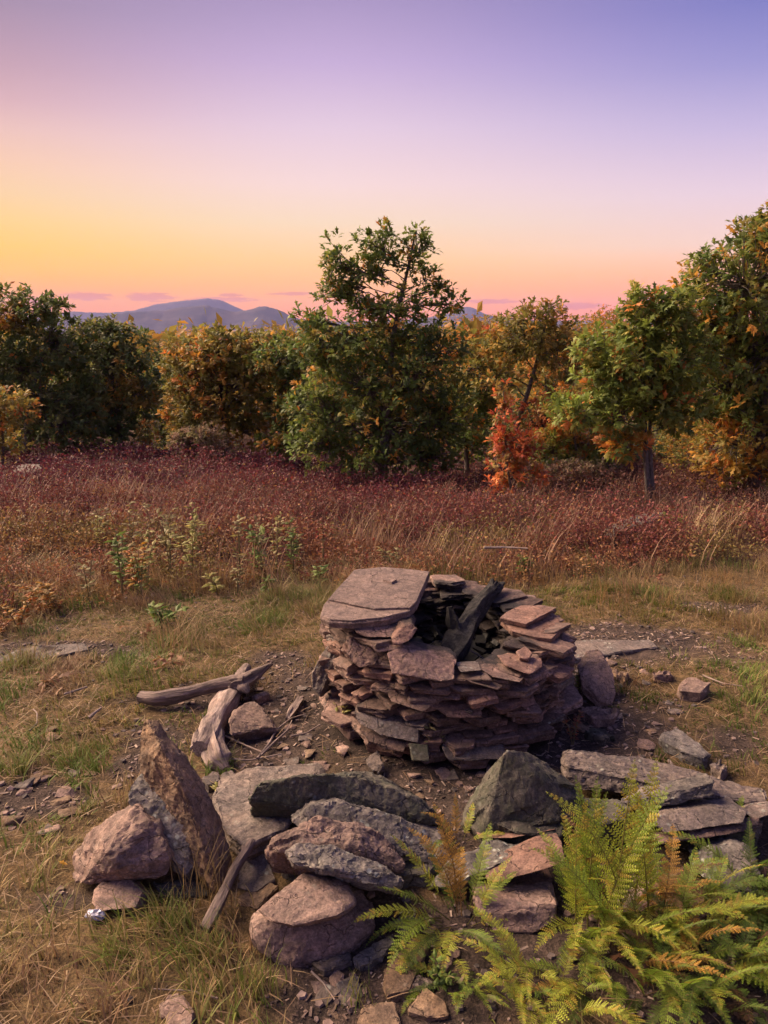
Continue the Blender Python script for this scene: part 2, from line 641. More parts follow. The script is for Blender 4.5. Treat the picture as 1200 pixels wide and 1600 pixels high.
# ------------------------------------------------------------------ ground sheet
BARE = []
for px, py, rx, ry in ((930, 1140, .50, .42), (980, 1005, .55, .38), (440, 1140, .36, .36), (300, 1095, .34, .13), (700, 1225, .6, .26),
                       (50, 1250, .22, .13), (60, 1012, .55, .10), (555, 1500, .22, .24), (850, 1480, .45, .22), (110, 1400, .12, .06),
                       (420, 1260, .35, .22), (900, 1330, .55, .22), (250, 1150, .16, .16), (1140, 1160, .16, .2), (640, 1580, .2, .14),
                       (215, 1195, .12, .1), (150, 885, .35, .12), (1130, 950, .3, .12), (440, 1030, .22, .12), (1080, 1500, .3, .25), (1000, 818, .6, .6), (1095, 850, .25, .5)):
    q = PG(px, py)
    BARE.append((q[0], q[1], rx, ry))
BARE.append((RING[0], RING[1], .82, .80))


def bare(x, y):
    x = np.atleast_1d(x)
    y = np.atleast_1d(y)
    nz = n2(x, y, .22, 41, 3) * .38 + n2(x, y, .7, 43, 2) * .22
    m = np.zeros_like(x, float)
    for cx, cy_, rx, ry in BARE:
        e = np.sqrt(((x - cx) / rx) ** 2 + ((y - cy_) / ry) ** 2)
        m = np.maximum(m, 1.9 - 1.35 * e)
    return np.clip((m + nz - .25) * 1.6, 0, 1)


def heath_mask(x, y):
    """where the low bushes stand: beyond the grassy clearing"""
    x = np.atleast_1d(x)
    y = np.atleast_1d(y)
    edge = 4.75 + np.where(x < -.6, -.62 * np.clip(-x - .6, 0, 1.7), 0) + np.where(x > .3, .18 * (x - .3), 0) + .3 * n2(x, y, .8, 51, 2)
    return np.clip((y - edge) / .5, 0, 1)


def build_ground():
    def axis(n_near, lo, hi, far_lo, far_hi):
        near = np.linspace(lo, hi, n_near)
        st = near[1] - near[0]
        def grow(lim):
            r, d, s = [], 0, st
            while d < lim:
                s *= 1.2
                d += s
                r.append(d)
            return np.array(r)
        return np.concatenate([lo - grow(lo - far_lo)[::-1], near, hi + grow(far_hi - hi)])
    xs = axis(130, -2.9, 2.9, -6000, 6000)
    ys = axis(100, 1.0, 5.4, -700, 5500)
    X, Y = np.meshgrid(xs, ys)
    x, y = X.ravel(), Y.ravel()
    z = H(x, y)
    nx, ny = len(xs), len(ys)
    i = np.arange(nx * ny).reshape(ny, nx)
    f = np.stack([i[:-1, :-1].ravel(), i[:-1, 1:].ravel(), i[1:, 1:].ravel(), i[1:, :-1].ravel()], 1)
    b = bare(x, y)[:, None]
    h = heath_mask(x, y)[:, None]
    soil = np.array([.070, .054, .048])
    thatch = np.array([.125, .090, .048])
    duff = np.array([.070, .038, .028])
    c = thatch * (1 - b) + soil * b
    c = c * (1 - h) + duff * h
    # burnt ground and ash in and just around the fire ring
    rr = np.hypot(x - RING[0], y - RING[1])[:, None]
    ch = np.clip((.78 - rr) / .3, 0, 1) * .45
    c = c * (1 - ch) + np.array([.03, .027, .026]) * ch
    far = np.clip((y[:, None] - 40) / 100, 0, 1)
    c = c * (1 - far) + np.array([.05, .055, .03]) * far
    me = mesh_np('ground', np.stack([x, y, z], 1), f, True, c)
    o = link('ground', me, ground_mat())
    tag(o, kind='structure')


build_ground()

# ------------------------------------------------------------------ distant mountains
def build_mountains():
    m, t, b, o = newmat('mountain_forest')
    ge = nd(t, 'ShaderNodeNewGeometry')
    n = noise(t, ge.outputs['Position'], .012, 5, .65)
    t.links.new(mixc(t, mapr(t, n, .35, .65), (.05, .048, .05), (.085, .07, .065)), b.inputs['Base Color'])
    b.inputs['Roughness'].default_value = 1
    b.inputs['Specular IOR Level'].default_value = 0
    for name, Y, prof in (
        ('far_mountain', 5000, [(-100, 500), (60, 493), (110, 487), (150, 489), (205, 486), (235, 478), (265, 472), (300, 468), (330, 466.5), (346, 469), (362, 477), (380, 485), (410, 494), (450, 500), (560, 502), (660, 498), (705, 489), (722, 480), (731, 477.5), (742, 483), (765, 493), (820, 500), (1000, 503), (1300, 503)]),
        ('near_mountain', 3300, [(-100, 506), (120, 500), (180, 490), (215, 487), (250, 485.5), (285, 479.5), (310, 477), (330, 478.5), (352, 485), (368, 488.5), (390, 483), (408, 479), (424, 480), (440, 486), (462, 497), (520, 504), (640, 503), (690, 497), (730, 494), (780, 500), (900, 506), (1300, 508)])):
        pr = np.array(prof, float)
        pxs = np.linspace(-100, 1300, 420)
        pys = np.interp(pxs, pr[:, 0], pr[:, 1])
        k = np.hanning(9)
        pys = np.convolve(np.pad(pys, 4, 'edge'), k / k.sum(), 'valid')
        ridge = np.array([PY(a, c, Y) for a, c in zip(pxs, pys)])
        ridge[:, 2] += 2.5 * fbm(np.stack([pxs / 9, pxs * 0, pxs * 0], 1), 7, 3)
        rows = []
        base = -75.0
        for s in np.linspace(-1, 1, 33):
            fall = (1 - abs(s)) ** 1.25
            hh = base + (ridge[:, 2] - base) * fall
            rough = 13 * fbm(np.stack([ridge[:, 0] / 170, np.full(len(pxs), s * 5.0), pxs * 0 + Y], 1), 9, 4) * (1 - abs(s)) * min(abs(s) * 6, 1)
            rows.append(np.stack([ridge[:, 0], np.full(len(pxs), Y + s * 420), hh + rough], 1))
        v = np.concatenate(rows)
        nx = len(pxs)
        i = np.arange(len(v)).reshape(33, nx)
        f = np.stack([i[:-1, :-1].ravel(), i[:-1, 1:].ravel(), i[1:, 1:].ravel(), i[1:, :-1].ravel()], 1)
        ob = link(name, mesh_np(name, v, f), m)
        tag(ob, kind='structure')


build_mountains()

# ------------------------------------------------------------------ haze
def build_haze():
    m = bpy.data.materials.new('haze_air')
    m.use_nodes = True
    t = m.node_tree
    t.nodes.clear()
    o = nd(t, 'ShaderNodeOutputMaterial')
    pv = nd(t, 'ShaderNodeVolumePrincipled')
    pv.inputs['Color'].default_value = (.46, .50, 1.0, 1)
    pv.inputs['Density'].default_value = HAZE_D
    pv.inputs['Anisotropy'].default_value = 0.0
    t.links.new(pv.outputs[0], o.inputs['Volume'])
    bm = bmesh.new()
    bmesh.ops.create_cube(bm, size=1)
    me = bpy.data.meshes.new('haze')
    bm.to_mesh(me)
    bm.free()
    ob = link('haze', me, m)
    ob.scale = (12600, 6800, 280)
    ob.location = (0, 2450, 50)
    tag(ob, 'thin blue evening haze filling the valley', 'haze', kind='stuff')


HAZE_D = 9.5e-5
build_haze()

# ================================================================== ROCKS
def icosphere(level):
    bm = bmesh.new()
    bmesh.ops.create_icosphere(bm, subdivisions=level, radius=1)
    v = np.array([q.co[:] for q in bm.verts])
    f = np.array([[q.index for q in p.verts] for p in bm.faces])
    bm.free()
    return norm(v), f


ICO = {3: icosphere(3)}


def vnormals(v, f):
    n = np.zeros_like(v)
    fn = np.cross(v[f[:, 1]] - v[f[:, 0]], v[f[:, 2]] - v[f[:, 0]])
    for k in range(3):
        np.add.at(n, f[:, k], fn)
    return norm(n)


def rock_geo(pts, level=4, k=30, seed=0, rough=1.0, strata=1.0, axis=None):
    """stone: flat broken faces of the given points' hull, chipped edges, bedding ledges and flakes"""
    pts = np.asarray(pts, float)
    c0 = pts.mean(0)
    q = pts - c0
    if axis is None:
        w, E = np.linalg.eigh(np.cov(q.T))
    else:
        a = norm(np.asarray(axis, float))
        h = norm(np.cross(a, [0.3, 1, .2]))
        E = np.stack([a, h, np.cross(a, h)], 1)
    if np.linalg.det(E) < 0:
        E[:, 2] *= -1
    L = q @ E
    ext = np.maximum((L.max(0) - L.min(0)) / 2, 1e-3)
    size_ = float(np.sort(ext)[1])
    bm = bmesh.new()
    vs = [bm.verts.new(p) for p in L]
    res = bmesh.ops.convex_hull(bm, input=vs)
    junk = [g for g in set(res['geom_interior']) | set(res['geom_unused']) if isinstance(g, bmesh.types.BMVert) and g.is_valid]
    if junk:
        bmesh.ops.delete(bm, geom=junk, context='VERTS')
    bmesh.ops.remove_doubles(bm, verts=bm.verts[:], dist=size_ * .02)
    bmesh.ops.dissolve_limit(bm, angle_limit=R(9 if k < 60 else 5), verts=bm.verts[:], edges=bm.edges[:])
    bev = min(.0045, float(ext.min()) * .16) * (2.6 if k < 25 else 1)
    if level > 2:
        bmesh.ops.bevel(bm, geom=bm.edges[:], offset=bev, segments=2 if k < 25 else 1, profile=.5, affect='EDGES', clamp_overlap=True)
    bmesh.ops.triangulate(bm, faces=bm.faces[:])
    tgt = size_ * {2: 1.2, 3: .5, 4: .24, 5: .13, 6: .062}[level]
    tgt = max(tgt, {2: .0, 3: .0, 4: .014, 5: .0125, 6: .0085}[level])
    for _ in range(9):
        lg = [e for e in bm.edges if e.calc_length() > tgt]
        if not lg:
            break
        bmesh.ops.subdivide_edges(bm, edges=lg, cuts=1)
        ng = [f for f in bm.faces if len(f.verts) > 3]
        if ng:
            bmesh.ops.triangulate(bm, faces=ng)
    bmesh.ops.recalc_face_normals(bm, faces=bm.faces[:])
    bm.verts.index_update()
    V = np.array([v.co[:] for v in bm.verts])
    f = np.array([[v.index for v in p.verts] for p in bm.faces])
    bm.free()
    n = vnormals(V, f)
    size = float(np.sort(ext)[1])
    th = float(ext.min())
    ta = int(np.argmin(ext))
    t = V[:, ta]
    side = 1 - np.abs(n[:, ta]) ** 1.5
    so = seed * 7.77
    # bedding ledges on the broken edges
    lay = t / max(th * .30, .009) + .30 * fbm(V / (size * .9) + so, seed + 3, 2)
    st = vnoise(np.stack([np.floor(lay) * 3.1, V[:, (ta + 1) % 3] / (size * .6), V[:, (ta + 2) % 3] / (size * .6)], 1) + so, seed + 5)
    V = V + n * (st * side * strata * min(.014, th * .34))[:, None]
    # broad faces: thin flakes with stepped edges, little else
    fl = fbm(V / (size * .8) + so, seed + 11, 4, .5)
    stp = np.floor(fl * 2.6) / 2.6
    V = V + n * ((stp * .8 + fl * .2) * rough * min(.0065, th * .16))[:, None]
    V = V + n * (fbm(V / (size * .10 + .003) + so, seed + 17, 3, .6) * rough * min(.0028, th * .05))[:, None]
    return V @ E.T + c0, f


def rock(name, pts, mat, label, cat='rock', group=None, level=5, k=34, seed=1, rough=1.0, strata=1.0, extra=None, parent=None, ground=True):
    v, f = rock_geo(pts, level, k, seed, rough, strata)
    if extra is not None:
        for j, (ep, el) in enumerate(extra):
            v2, f2 = rock_geo(ep, el, k, seed + 5 + j, rough, strata)
            f = np.concatenate([f, f2 + len(v)])
            v = np.concatenate([v, v2])
    c = np.array([(v[:, 0].min() + v[:, 0].max()) / 2, (v[:, 1].min() + v[:, 1].max()) / 2, v[:, 2].min()])
    me = mesh_np(name, v - c, f, True, sharp=30)
    o = link(name, me, RM[mat], parent, c)
    if parent is None:
        tag(o, label, cat, group)
    elif label:
        o['label'] = label
    return o


def ext(pts, vec):
    p = np.asarray(pts, float)
    return np.concatenate([p, p + np.asarray(vec, float)])


def Q(lst):
    return np.array([PY(*a) for a in lst])


def build_hero_rocks():
    # --- left seat: upright slab, its neighbours
    a = Q([(226, 1122, 2.15), (212, 1188, 2.11), (232, 1230, 2.06), (290, 1278, 1.99), (336, 1392, 1.90), (348, 1392, 1.92), (322, 1318, 1.95), (285, 1225, 2.0), (252, 1165, 2.05)])
    b = Q([(247, 1127, 2.17), (300, 1193, 2.13), (345, 1275, 2.08), (363, 1340, 2.04), (358, 1388, 2.0)])
    low = np.concatenate([a, b])
    low = low[low[:, 2] < .12] - np.array([0, 0, .06])
    rock('upright_slab', np.concatenate([a, b, low]), 'tan', 'tall sandstone slab standing on edge beside the pink angular rock, left of the seat', 'stone slab', level=6, k=60, seed=2, rough=.8, strata=.7)
    a = Q([(199, 1232, 2.06), (213, 1213, 2.09), (238, 1220, 2.08), (272, 1248, 2.03), (295, 1300, 1.97), (299, 1364, 1.92), (288, 1372, 1.91), (262, 1338, 1.94), (225, 1287, 1.99), (202, 1252, 2.03)])
    rock('leaning_slab', np.concatenate([ext(a, (.035, .09, 0)), a[4:8] + np.array([0, .05, -.09])]), 'lichen', 'grey speckled slab leaning between the upright slab and the pink angular rock', 'stone slab', seed=4)
    a = Q([(114, 1330, 2.02), (150, 1292, 1.99), (213, 1254, 2.02), (240, 1284, 1.97), (263, 1340, 1.91), (256, 1368, 1.90), (180, 1352, 1.86), (165, 1330, 1.87), (128, 1382, 1.91), (250, 1372, 1.92), (118, 1372, 1.95)])
    rock('angular_rock', np.concatenate([a, a[1:5] + np.array([.03, .17, -.06]), a[:1] + np.array([.05, .12, -.05])]), 'pink', 'angular pink sandstone rock at the far left of the seat', 'rock', level=6, k=60, seed=6, rough=1.3)
    a = Q([(143, 1392, 1.86), (160, 1378, 1.9), (205, 1372, 1.9), (226, 1392, 1.86), (215, 1418, 1.80), (150, 1424, 1.79)])
    rock('block', ext(a, (0, .06, -.06)), 'pink', 'small brown block under the angular pink rock', 'rock', level=4, seed=8)
    a = Q([(235, 1375, 1.93), (300, 1372, 1.95), (330, 1385, 1.93), (325, 1400, 1.88), (250, 1402, 1.87)])
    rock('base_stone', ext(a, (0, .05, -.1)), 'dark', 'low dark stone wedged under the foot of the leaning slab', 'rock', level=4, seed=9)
    # --- flat slabs behind and stack of tilted slabs
    a = Q([(343, 1218, 2.42), (388, 1200, 2.48), (498, 1192, 2.52), (510, 1207, 2.46), (470, 1265, 2.2), (438, 1300, 2.08), (384, 1324, 2.01), (348, 1292, 2.1), (336, 1245, 2.28)])
    rock('flat_slab', ext(a, (0, .03, -.09)), 'grey', 'broad pinkish grey slab lying flat behind the tilted stack', 'stone slab', level=6, k=50, seed=10)
    a = Q([(389, 1249, 2.13), (400, 1227, 2.14), (470, 1213, 2.15), (560, 1212, 2.17), (652, 1250, 2.15), (682, 1290, 2.11), (664, 1299, 2.20), (600, 1290, 2.23), (520, 1296, 2.21), (450, 1298, 2.19), (418, 1292, 2.18), (395, 1270, 2.17)])
    b = Q([(575, 1203, 2.30), (520, 1208, 2.29), (694, 1287, 2.21), (640, 1232, 2.27), (430, 1221, 2.25)])
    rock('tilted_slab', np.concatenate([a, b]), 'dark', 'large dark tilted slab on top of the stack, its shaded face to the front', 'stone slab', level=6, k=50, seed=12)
    a = Q([(454, 1284, 2.03), (480, 1257, 2.06), (525, 1248, 2.08), (600, 1267, 2.08), (690, 1303, 2.06), (706, 1345, 1.99), (695, 1362, 1.97), (600, 1322, 1.98), (475, 1300, 1.99)])
    rock('lichen_slab', ext(a, (0, .07, -.035)), 'lichen', 'grey slab with pale lichen spots, second from the top of the tilted stack', 'stone slab', level=6, k=50, seed=14)
    a = Q([(414, 1336, 1.93), (430, 1304, 1.955), (490, 1280, 1.98), (560, 1287, 1.98), (612, 1320, 1.95), (634, 1353, 1.91), (622, 1366, 1.89), (560, 1326, 1.90), (470, 1314, 1.91), (430, 1330, 1.90)])
    rock('curved_slab', np.concatenate([ext(a, (0, .06, -.045)), Q([(424, 1366, 1.95), (470, 1372, 1.95)])]), 'pink', 'reddish grey slab with a curved top, third from the top of the tilted stack', 'stone slab', level=6, k=40, seed=16)
    a = Q([(446, 1331, 1.84), (465, 1316, 1.865), (520, 1319, 1.87), (600, 1350, 1.85), (627, 1369, 1.82), (622, 1396, 1.79), (585, 1384, 1.78), (520, 1360, 1.78), (456, 1350, 1.80)])
    rock('speckled_slab', ext(a, (0, .045, -.05)), 'lichen', 'blue grey slab with white lichen resting above the rounded pink boulder', 'stone slab', level=6, k=46, seed=18)
    body = Q([(384, 1447, 1.73), (400, 1421, 1.76), (391, 1478, 1.68), (450, 1512, 1.64), (546, 1484, 1.69), (584, 1452, 1.76), (589, 1413, 1.83), (562, 1384, 1.88), (470, 1390, 1.92), (500, 1452, 1.70), (440, 1456, 1.69), (405, 1440, 1.70)])
    body = np.concatenate([body, body[3:6] - np.array([0, -.02, .05])])
    up = Q([(400, 1421, 1.69), (438, 1386, 1.76), (476, 1361, 1.83), (546, 1374, 1.83), (559, 1412, 1.74), (532, 1430, 1.665), (458, 1447, 1.63), (424, 1441, 1.645)])
    rock('rounded_boulder', body, 'pink', 'rounded pink boulder with a ledge on top in the front centre', 'boulder', level=6, k=22, seed=20, rough=.8, strata=.5, extra=[(ext(up, (0, .03, -.035)), 6)])
    # slabs lying under the stick
    a = Q([(352, 1385, 1.95), (372, 1335, 2.06), (412, 1325, 2.08), (432, 1372, 1.95), (400, 1395, 1.9)])
    rock('flat_stone', ext(a, (0, 0, -.05)), 'grey', 'flat grey stone behind the thin stick', 'stone slab', level=4, seed=22)
    a = Q([(372, 1400, 1.90), (410, 1378, 1.95), (438, 1382, 1.92), (400, 1418, 1.84), (375, 1416, 1.85)])
    rock('flat_stone', ext(a, (0, 0, -.04)), 'tan', 'small flat brown stone between the thin stick and the pink boulder', 'stone slab', level=4, seed=23)
    # --- right seat
    a = Q([(789, 1169, 2.22), (828, 1174, 2.29), (852, 1192, 2.30), (882, 1223, 2.27), (914, 1245, 2.22), (908, 1276, 2.15), (850, 1288, 2.12), (756, 1306, 2.10), (720, 1286, 2.2), (726, 1258, 2.30), (778, 1214, 2.31), (772, 1232, 2.17)])
    rock('peaked_rock', np.concatenate([a, a[1:6] + np.array([0, .10, -.10]), a[7:10] + np.array([0, .02, -.06])]), 'dark', 'dark greenish rock rising to a peak in front of the fireplace', 'rock', level=6, k=50, seed=24, rough=.9)
    a = Q([(879, 1170, 2.47), (1000, 1183, 2.54), (1192, 1233, 2.36), (1199, 1252, 2.26), (1115, 1244, 2.24), (1000, 1221, 2.30), (885, 1196, 2.37)])
    b = Q([(880, 1208, 2.37), (890, 1232, 2.33), (1000, 1245, 2.28), (1195, 1262, 2.24)])
    rock('long_slab', np.concatenate([a, b, a[:3] - np.array([0, 0, .09])]), 'grey', 'long grey brown slab reaching from beside the peaked rock to the right edge', 'stone slab', level=6, k=50, seed=26)
    a = Q([(972, 1254, 2.14), (1004, 1236, 2.2), (1107, 1213, 2.27), (1115, 1223, 2.21), (1112, 1246, 2.19), (1000, 1268, 2.12)])
    rock('thin_slab', ext(a, (.01, .05, -.02)), 'lichen', 'thin grey slab with reddish edge laid over the right stack behind the fern', 'stone slab', level=5, seed=28)
    a = Q([(1000, 1268, 2.16), (1055, 1252, 2.2), (1125, 1248, 2.24), (1130, 1265, 2.2), (1110, 1274, 2.16), (1010, 1288, 2.12)])
    rock('support_stone', ext(a, (0, .08, -.04)), 'dark', 'dark stone propping up the thin slab of the right stack', 'rock', level=5, seed=30)
    a = Q([(1012, 1278, 2.08), (1060, 1266, 2.12), (1152, 1254, 2.19), (1168, 1268, 2.14), (1162, 1286, 2.09), (1038, 1302, 2.03)])
    rock('stacked_slab', ext(a, (0, .09, -.03)), 'grey', 'weathered grey slab in the middle of the right stack', 'stone slab', level=5, seed=32)
    a = Q([(1028, 1304, 2.05), (1090, 1290, 2.09), (1185, 1278, 2.14), (1196, 1290, 2.12), (1140, 1304, 2.06), (1036, 1318, 2.0)])
    rock('stacked_slab', ext(a, (0, .08, -.05)), 'red', 'reddish slab low in the right stack under the weathered one', 'stone slab', level=5, seed=34)
    a = Q([(1150, 1262, 2.2), (1205, 1252, 2.22), (1215, 1270, 2.16), (1180, 1282, 2.14)])
    rock('edge_slab', ext(a, (.02, .08, -.05)), 'grey', 'slab end at the right edge below the long slab', 'stone slab', level=4, seed=35)
    a = Q([(1097, 1352, 1.95), (1110, 1326, 2.0), (1142, 1317, 2.03), (1178, 1330, 2.0), (1190, 1362, 1.93), (1182, 1398, 1.86), (1118, 1390, 1.87)])
    rock('round_rock', ext(a, (0, .12, -.04)), 'lichen', 'rounded grey rock half hidden by fern at the right edge', 'rock', level=5, k=16, seed=36)
    a = Q([(668, 1386, 1.9), (698, 1342, 1.96), (762, 1313, 2.05), (822, 1317, 2.04), (828, 1333, 1.98), (742, 1367, 1.89), (702, 1386, 1.86)])
    rock('crusted_slab', ext(a, (.01, .04, -.06)), 'lichen', 'small slab crusted with white lichen behind the orange fern', 'stone slab', level=5, seed=38)
    a = Q([(759, 1373, 1.88), (798, 1347, 1.93), (845, 1325, 1.98), (878, 1320, 2.0), (884, 1346, 1.92), (862, 1354, 1.89), (772, 1380, 1.86)])
    rock('wedge_slab', ext(a, (.0, .07, -.01)), 'rust', 'reddish wedge shaped slab with its thin end pointing left', 'stone slab', level=5, seed=40)
    a = Q([(763, 1380, 1.9), (864, 1374, 1.95), (862, 1398, 1.87), (780, 1397, 1.86)])
    rock('dark_red_block', ext(a, (0, .12, -.03)), 'rust', 'dark red block between the wedge slab and the pink block', 'rock', level=5, seed=42)
    a = Q([(744, 1409, 1.80), (765, 1397, 1.9), (868, 1399, 1.9), (872, 1416, 1.79), (868, 1440, 1.77), (835, 1460, 1.745), (772, 1457, 1.75), (748, 1428, 1.775)])
    rock('pink_block', ext(a, (0, .1, -.02)), 'pink', 'squared pink block low between the small fern and the big fern', 'rock', level=5, k=50, seed=44)
    a = Q([(748, 1310, 2.07), (790, 1298, 2.11), (850, 1284, 2.16), (868, 1296, 2.1), (800, 1309, 2.05)])
    rock('shim_slab', ext(a, (0, .09, -.03)), 'rust', 'thin dark red slab under the peaked rock', 'stone slab', level=5, seed=46)
    a = Q([(735, 1460, 1.76), (800, 1450, 1.8), (880, 1462, 1.77), (905, 1500, 1.67), (830, 1515, 1.64), (745, 1492, 1.69)])
    rock('base_slab', ext(a, (0, 0, -.06)), 'tan', 'wide brown slab on the ground below the pink block', 'stone slab', level=5, seed=48)
    a = Q([(690, 1268, 2.3), (735, 1262, 2.34), (745, 1285, 2.24), (715, 1300, 2.18), (690, 1292, 2.2)])
    rock('wedged_stone', ext(a, (0, .03, -.06)), 'grey', 'small grey stone in the gap left of the peaked rock', 'rock', level=4, seed=50)
    a = Q([(640, 1330, 2.06), (690, 1320, 2.1), (700, 1345, 2.02), (660, 1362, 1.97)])
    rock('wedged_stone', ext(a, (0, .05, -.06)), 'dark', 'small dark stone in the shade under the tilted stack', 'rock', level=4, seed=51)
    a = Q([(880, 1500, 1.68), (915, 1495, 1.7), (938, 1525, 1.63), (925, 1555, 1.57), (890, 1545, 1.58)])
    rock('hidden_stone', ext(a, (0, .02, -.06)), 'grey', 'grey stone peeping out under the front edge of the big fern', 'rock', level=4, seed=52)
    a = Q([(960, 1395, 1.9), (1000, 1380, 1.94), (1020, 1410, 1.86), (1000, 1430, 1.81), (965, 1425, 1.82)])
    rock('hidden_stone', ext(a, (0, .03, -.08)), 'pink', 'pink stone showing through the middle of the big fern', 'rock', level=4, seed=53)
    # filling stones behind, between and under the stacks
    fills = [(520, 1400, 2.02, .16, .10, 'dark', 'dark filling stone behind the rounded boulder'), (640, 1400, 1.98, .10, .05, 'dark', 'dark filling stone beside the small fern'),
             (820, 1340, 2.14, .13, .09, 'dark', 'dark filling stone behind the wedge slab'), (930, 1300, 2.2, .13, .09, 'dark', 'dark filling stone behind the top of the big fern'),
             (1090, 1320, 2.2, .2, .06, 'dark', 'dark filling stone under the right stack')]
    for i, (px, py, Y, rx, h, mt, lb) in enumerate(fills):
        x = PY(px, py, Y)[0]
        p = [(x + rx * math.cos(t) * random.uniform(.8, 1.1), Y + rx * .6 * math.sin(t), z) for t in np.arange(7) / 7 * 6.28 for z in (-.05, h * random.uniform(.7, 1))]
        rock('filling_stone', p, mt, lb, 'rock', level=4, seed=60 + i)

    # --- flagstones in the ground at the bottom
    flags = [([(640, 1466), (667, 1455), (669, 1480), (656, 1510), (641, 1549), (606, 1558), (600, 1540), (601, 1510), (626, 1490)], 'tan', 'long pale brown flagstone pointing to the bottom edge'),
             ([(552, 1497), (580, 1476), (614, 1457), (616, 1470), (596, 1495), (563, 1511)], 'lichen', 'blue grey flagstone lying right of the rounded boulder'),
             ([(486, 1503), (545, 1486), (552, 1499), (507, 1518)], 'grey', 'reddish flat stone tucked under the front of the rounded boulder'),
             ([(566, 1569), (615, 1567), (627, 1592), (622, 1620), (548, 1620)], 'tan', 'pale flagstone cut off by the bottom edge'),
             ([(637, 1580), (664, 1541), (696, 1560), (702, 1582), (670, 1590)], 'tan', 'five sided flagstone near the bottom edge beside the long one'),
             ([(617, 1452), (620, 1433), (657, 1429), (632, 1457)], 'lichen', 'small grey flagstone beside the tip of the small fern'),
             ([(642, 1541), (655, 1521), (682, 1534), (664, 1546)], 'grey', 'tiny flagstone between two brown flagstones'),
             ([(249, 1572), (262, 1552), (286, 1556), (303, 1580), (300, 1606), (262, 1606)], 'pink', 'pale stone lying in the grass at the bottom left')]
    for i, (pl, mt, lb) in enumerate(flags):
        a = np.array([PG(x, y, .018) for x, y in pl])
        a[:, 2] = a[:, 2].mean() + .15 * (a[:, 2] - a[:, 2].mean())
        rock('flagstone', ext(a, (0, 0, -.045)), mt, lb, 'flagstone', level=4, k=70, seed=80 + i, rough=.6)

    # --- around the fireplace
    a = Q([(908, 1055, 3.10), (913, 1040, 3.16), (924, 1029, 3.22), (944, 1028, 3.24), (957, 1055, 3.17), (962, 1085, 3.09), (957, 1099, 3.06), (936, 1094, 3.04), (911, 1072, 3.08)])
    rock('standing_stone', np.concatenate([ext(a, (.01, .1, -.01)), a[5:9] - np.array([0, 0, .04])]), 'pink', 'upright pink stone standing right of the fireplace', 'rock', level=5, k=24, seed=100, rough=.7)
    for pl, h, mt, lb, sd in (
        ([(862, 1008), (900, 1000), (1015, 999), (1028, 1010), (965, 1022), (880, 1032)], .016, 'grey', 'broad flat grey slab in the ground right of the fireplace', 101),
        ([(1033, 1145), (1058, 1137), (1110, 1176), (1100, 1186), (1066, 1174), (1038, 1158)], .045, 'lichen', 'flat blue grey stone beside the far end of the long slab', 102),
        ([(1058, 1068), (1074, 1058), (1112, 1065), (1096, 1081), (1064, 1078)], .05, 'pink', 'flat pink stone at the edge of the grass on the right', 103),
        ([(945, 826), (985, 806), (1036, 799), (1042, 806), (1000, 820), (960, 832)], .19, 'lichen', 'long grey rock lying in the heath under the right oak', 104),
        ([(20, 732), (35, 724), (62, 724), (66, 732), (40, 738)], .30, 'grey', 'grey rock at the far left edge of the crimson heath', 105),
        ([(100, 893), (130, 884), (185, 890), (192, 900), (140, 904)], .015, 'grey', 'grey ledge showing in the heath on the left', 106),
        ([(0, 1022), (60, 1008), (130, 1005), (140, 1015), (60, 1030), (-10, 1034)], .006, 'grey', 'flat grey ledge in the grass at the left edge', 107),
        ([(1018, 1050), (1045, 1046), (1052, 1056), (1022, 1057)], .03, 'pink', 'thin pink stone between the standing stone and the flat pink stone', 108),
        ([(955, 1045), (985, 1050), (975, 1060), (958, 1056)], .03, 'tan', 'small tan stone behind the standing stone', 109),
        ([(905, 1108), (935, 1104), (965, 1108), (962, 1122), (930, 1122)], .04, 'pink', 'thin pink flake lying just below the standing stone', 110),
        ([(912, 1140), (935, 1136), (960, 1147), (940, 1156)], .03, 'dark', 'dark flat stone in the dirt right of the fireplace', 111),
        ([(1108, 1192), (1125, 1186), (1140, 1196), (1128, 1208)], .04, 'grey', 'small grey cobble near the far end of the long slab', 112)):
        a = np.array([PG(x, y, h) for x, y in pl])
        a[:, 2] = np.array([H(float(p[0]), float(p[1])) for p in a]) + h
        rock('ground_stone', ext(a, (0, .0, -h - .05)), mt, lb, 'rock', level=4, k=40, seed=sd, rough=.8)
    a = Q([(357, 1122, 2.82), (372, 1104, 2.92), (398, 1094, 2.98), (426, 1124, 2.86), (430, 1136, 2.80), (362, 1146, 2.76)])
    rock('block', np.concatenate([ext(a, (0, 0.03, -.06)), ]), 'pink', 'square pink block beside the weathered log', 'rock', level=5, k=44, seed=120)
    for pl, h, lb, sd in (([(392, 1086), (412, 1078), (420, 1085), (400, 1092)], .03, 'small red stone at the fork of the grey branch', 121),
                          ([(312, 1215), (335, 1205), (345, 1218), (325, 1228)], .03, 'little grey stone behind the upright slab', 122),
                          ([(345, 1208), (362, 1202), (372, 1212), (352, 1220)], .03, 'little pale stone at the broken end of the log', 123)):
        a = np.array([PG(x, y, h) for x, y in pl])
        rock('small_stone', ext(a, (0, 0, -h - .02)), 'pink' if sd == 121 else 'grey', lb, 'rock', level=3, seed=sd)


build_hero_rocks()

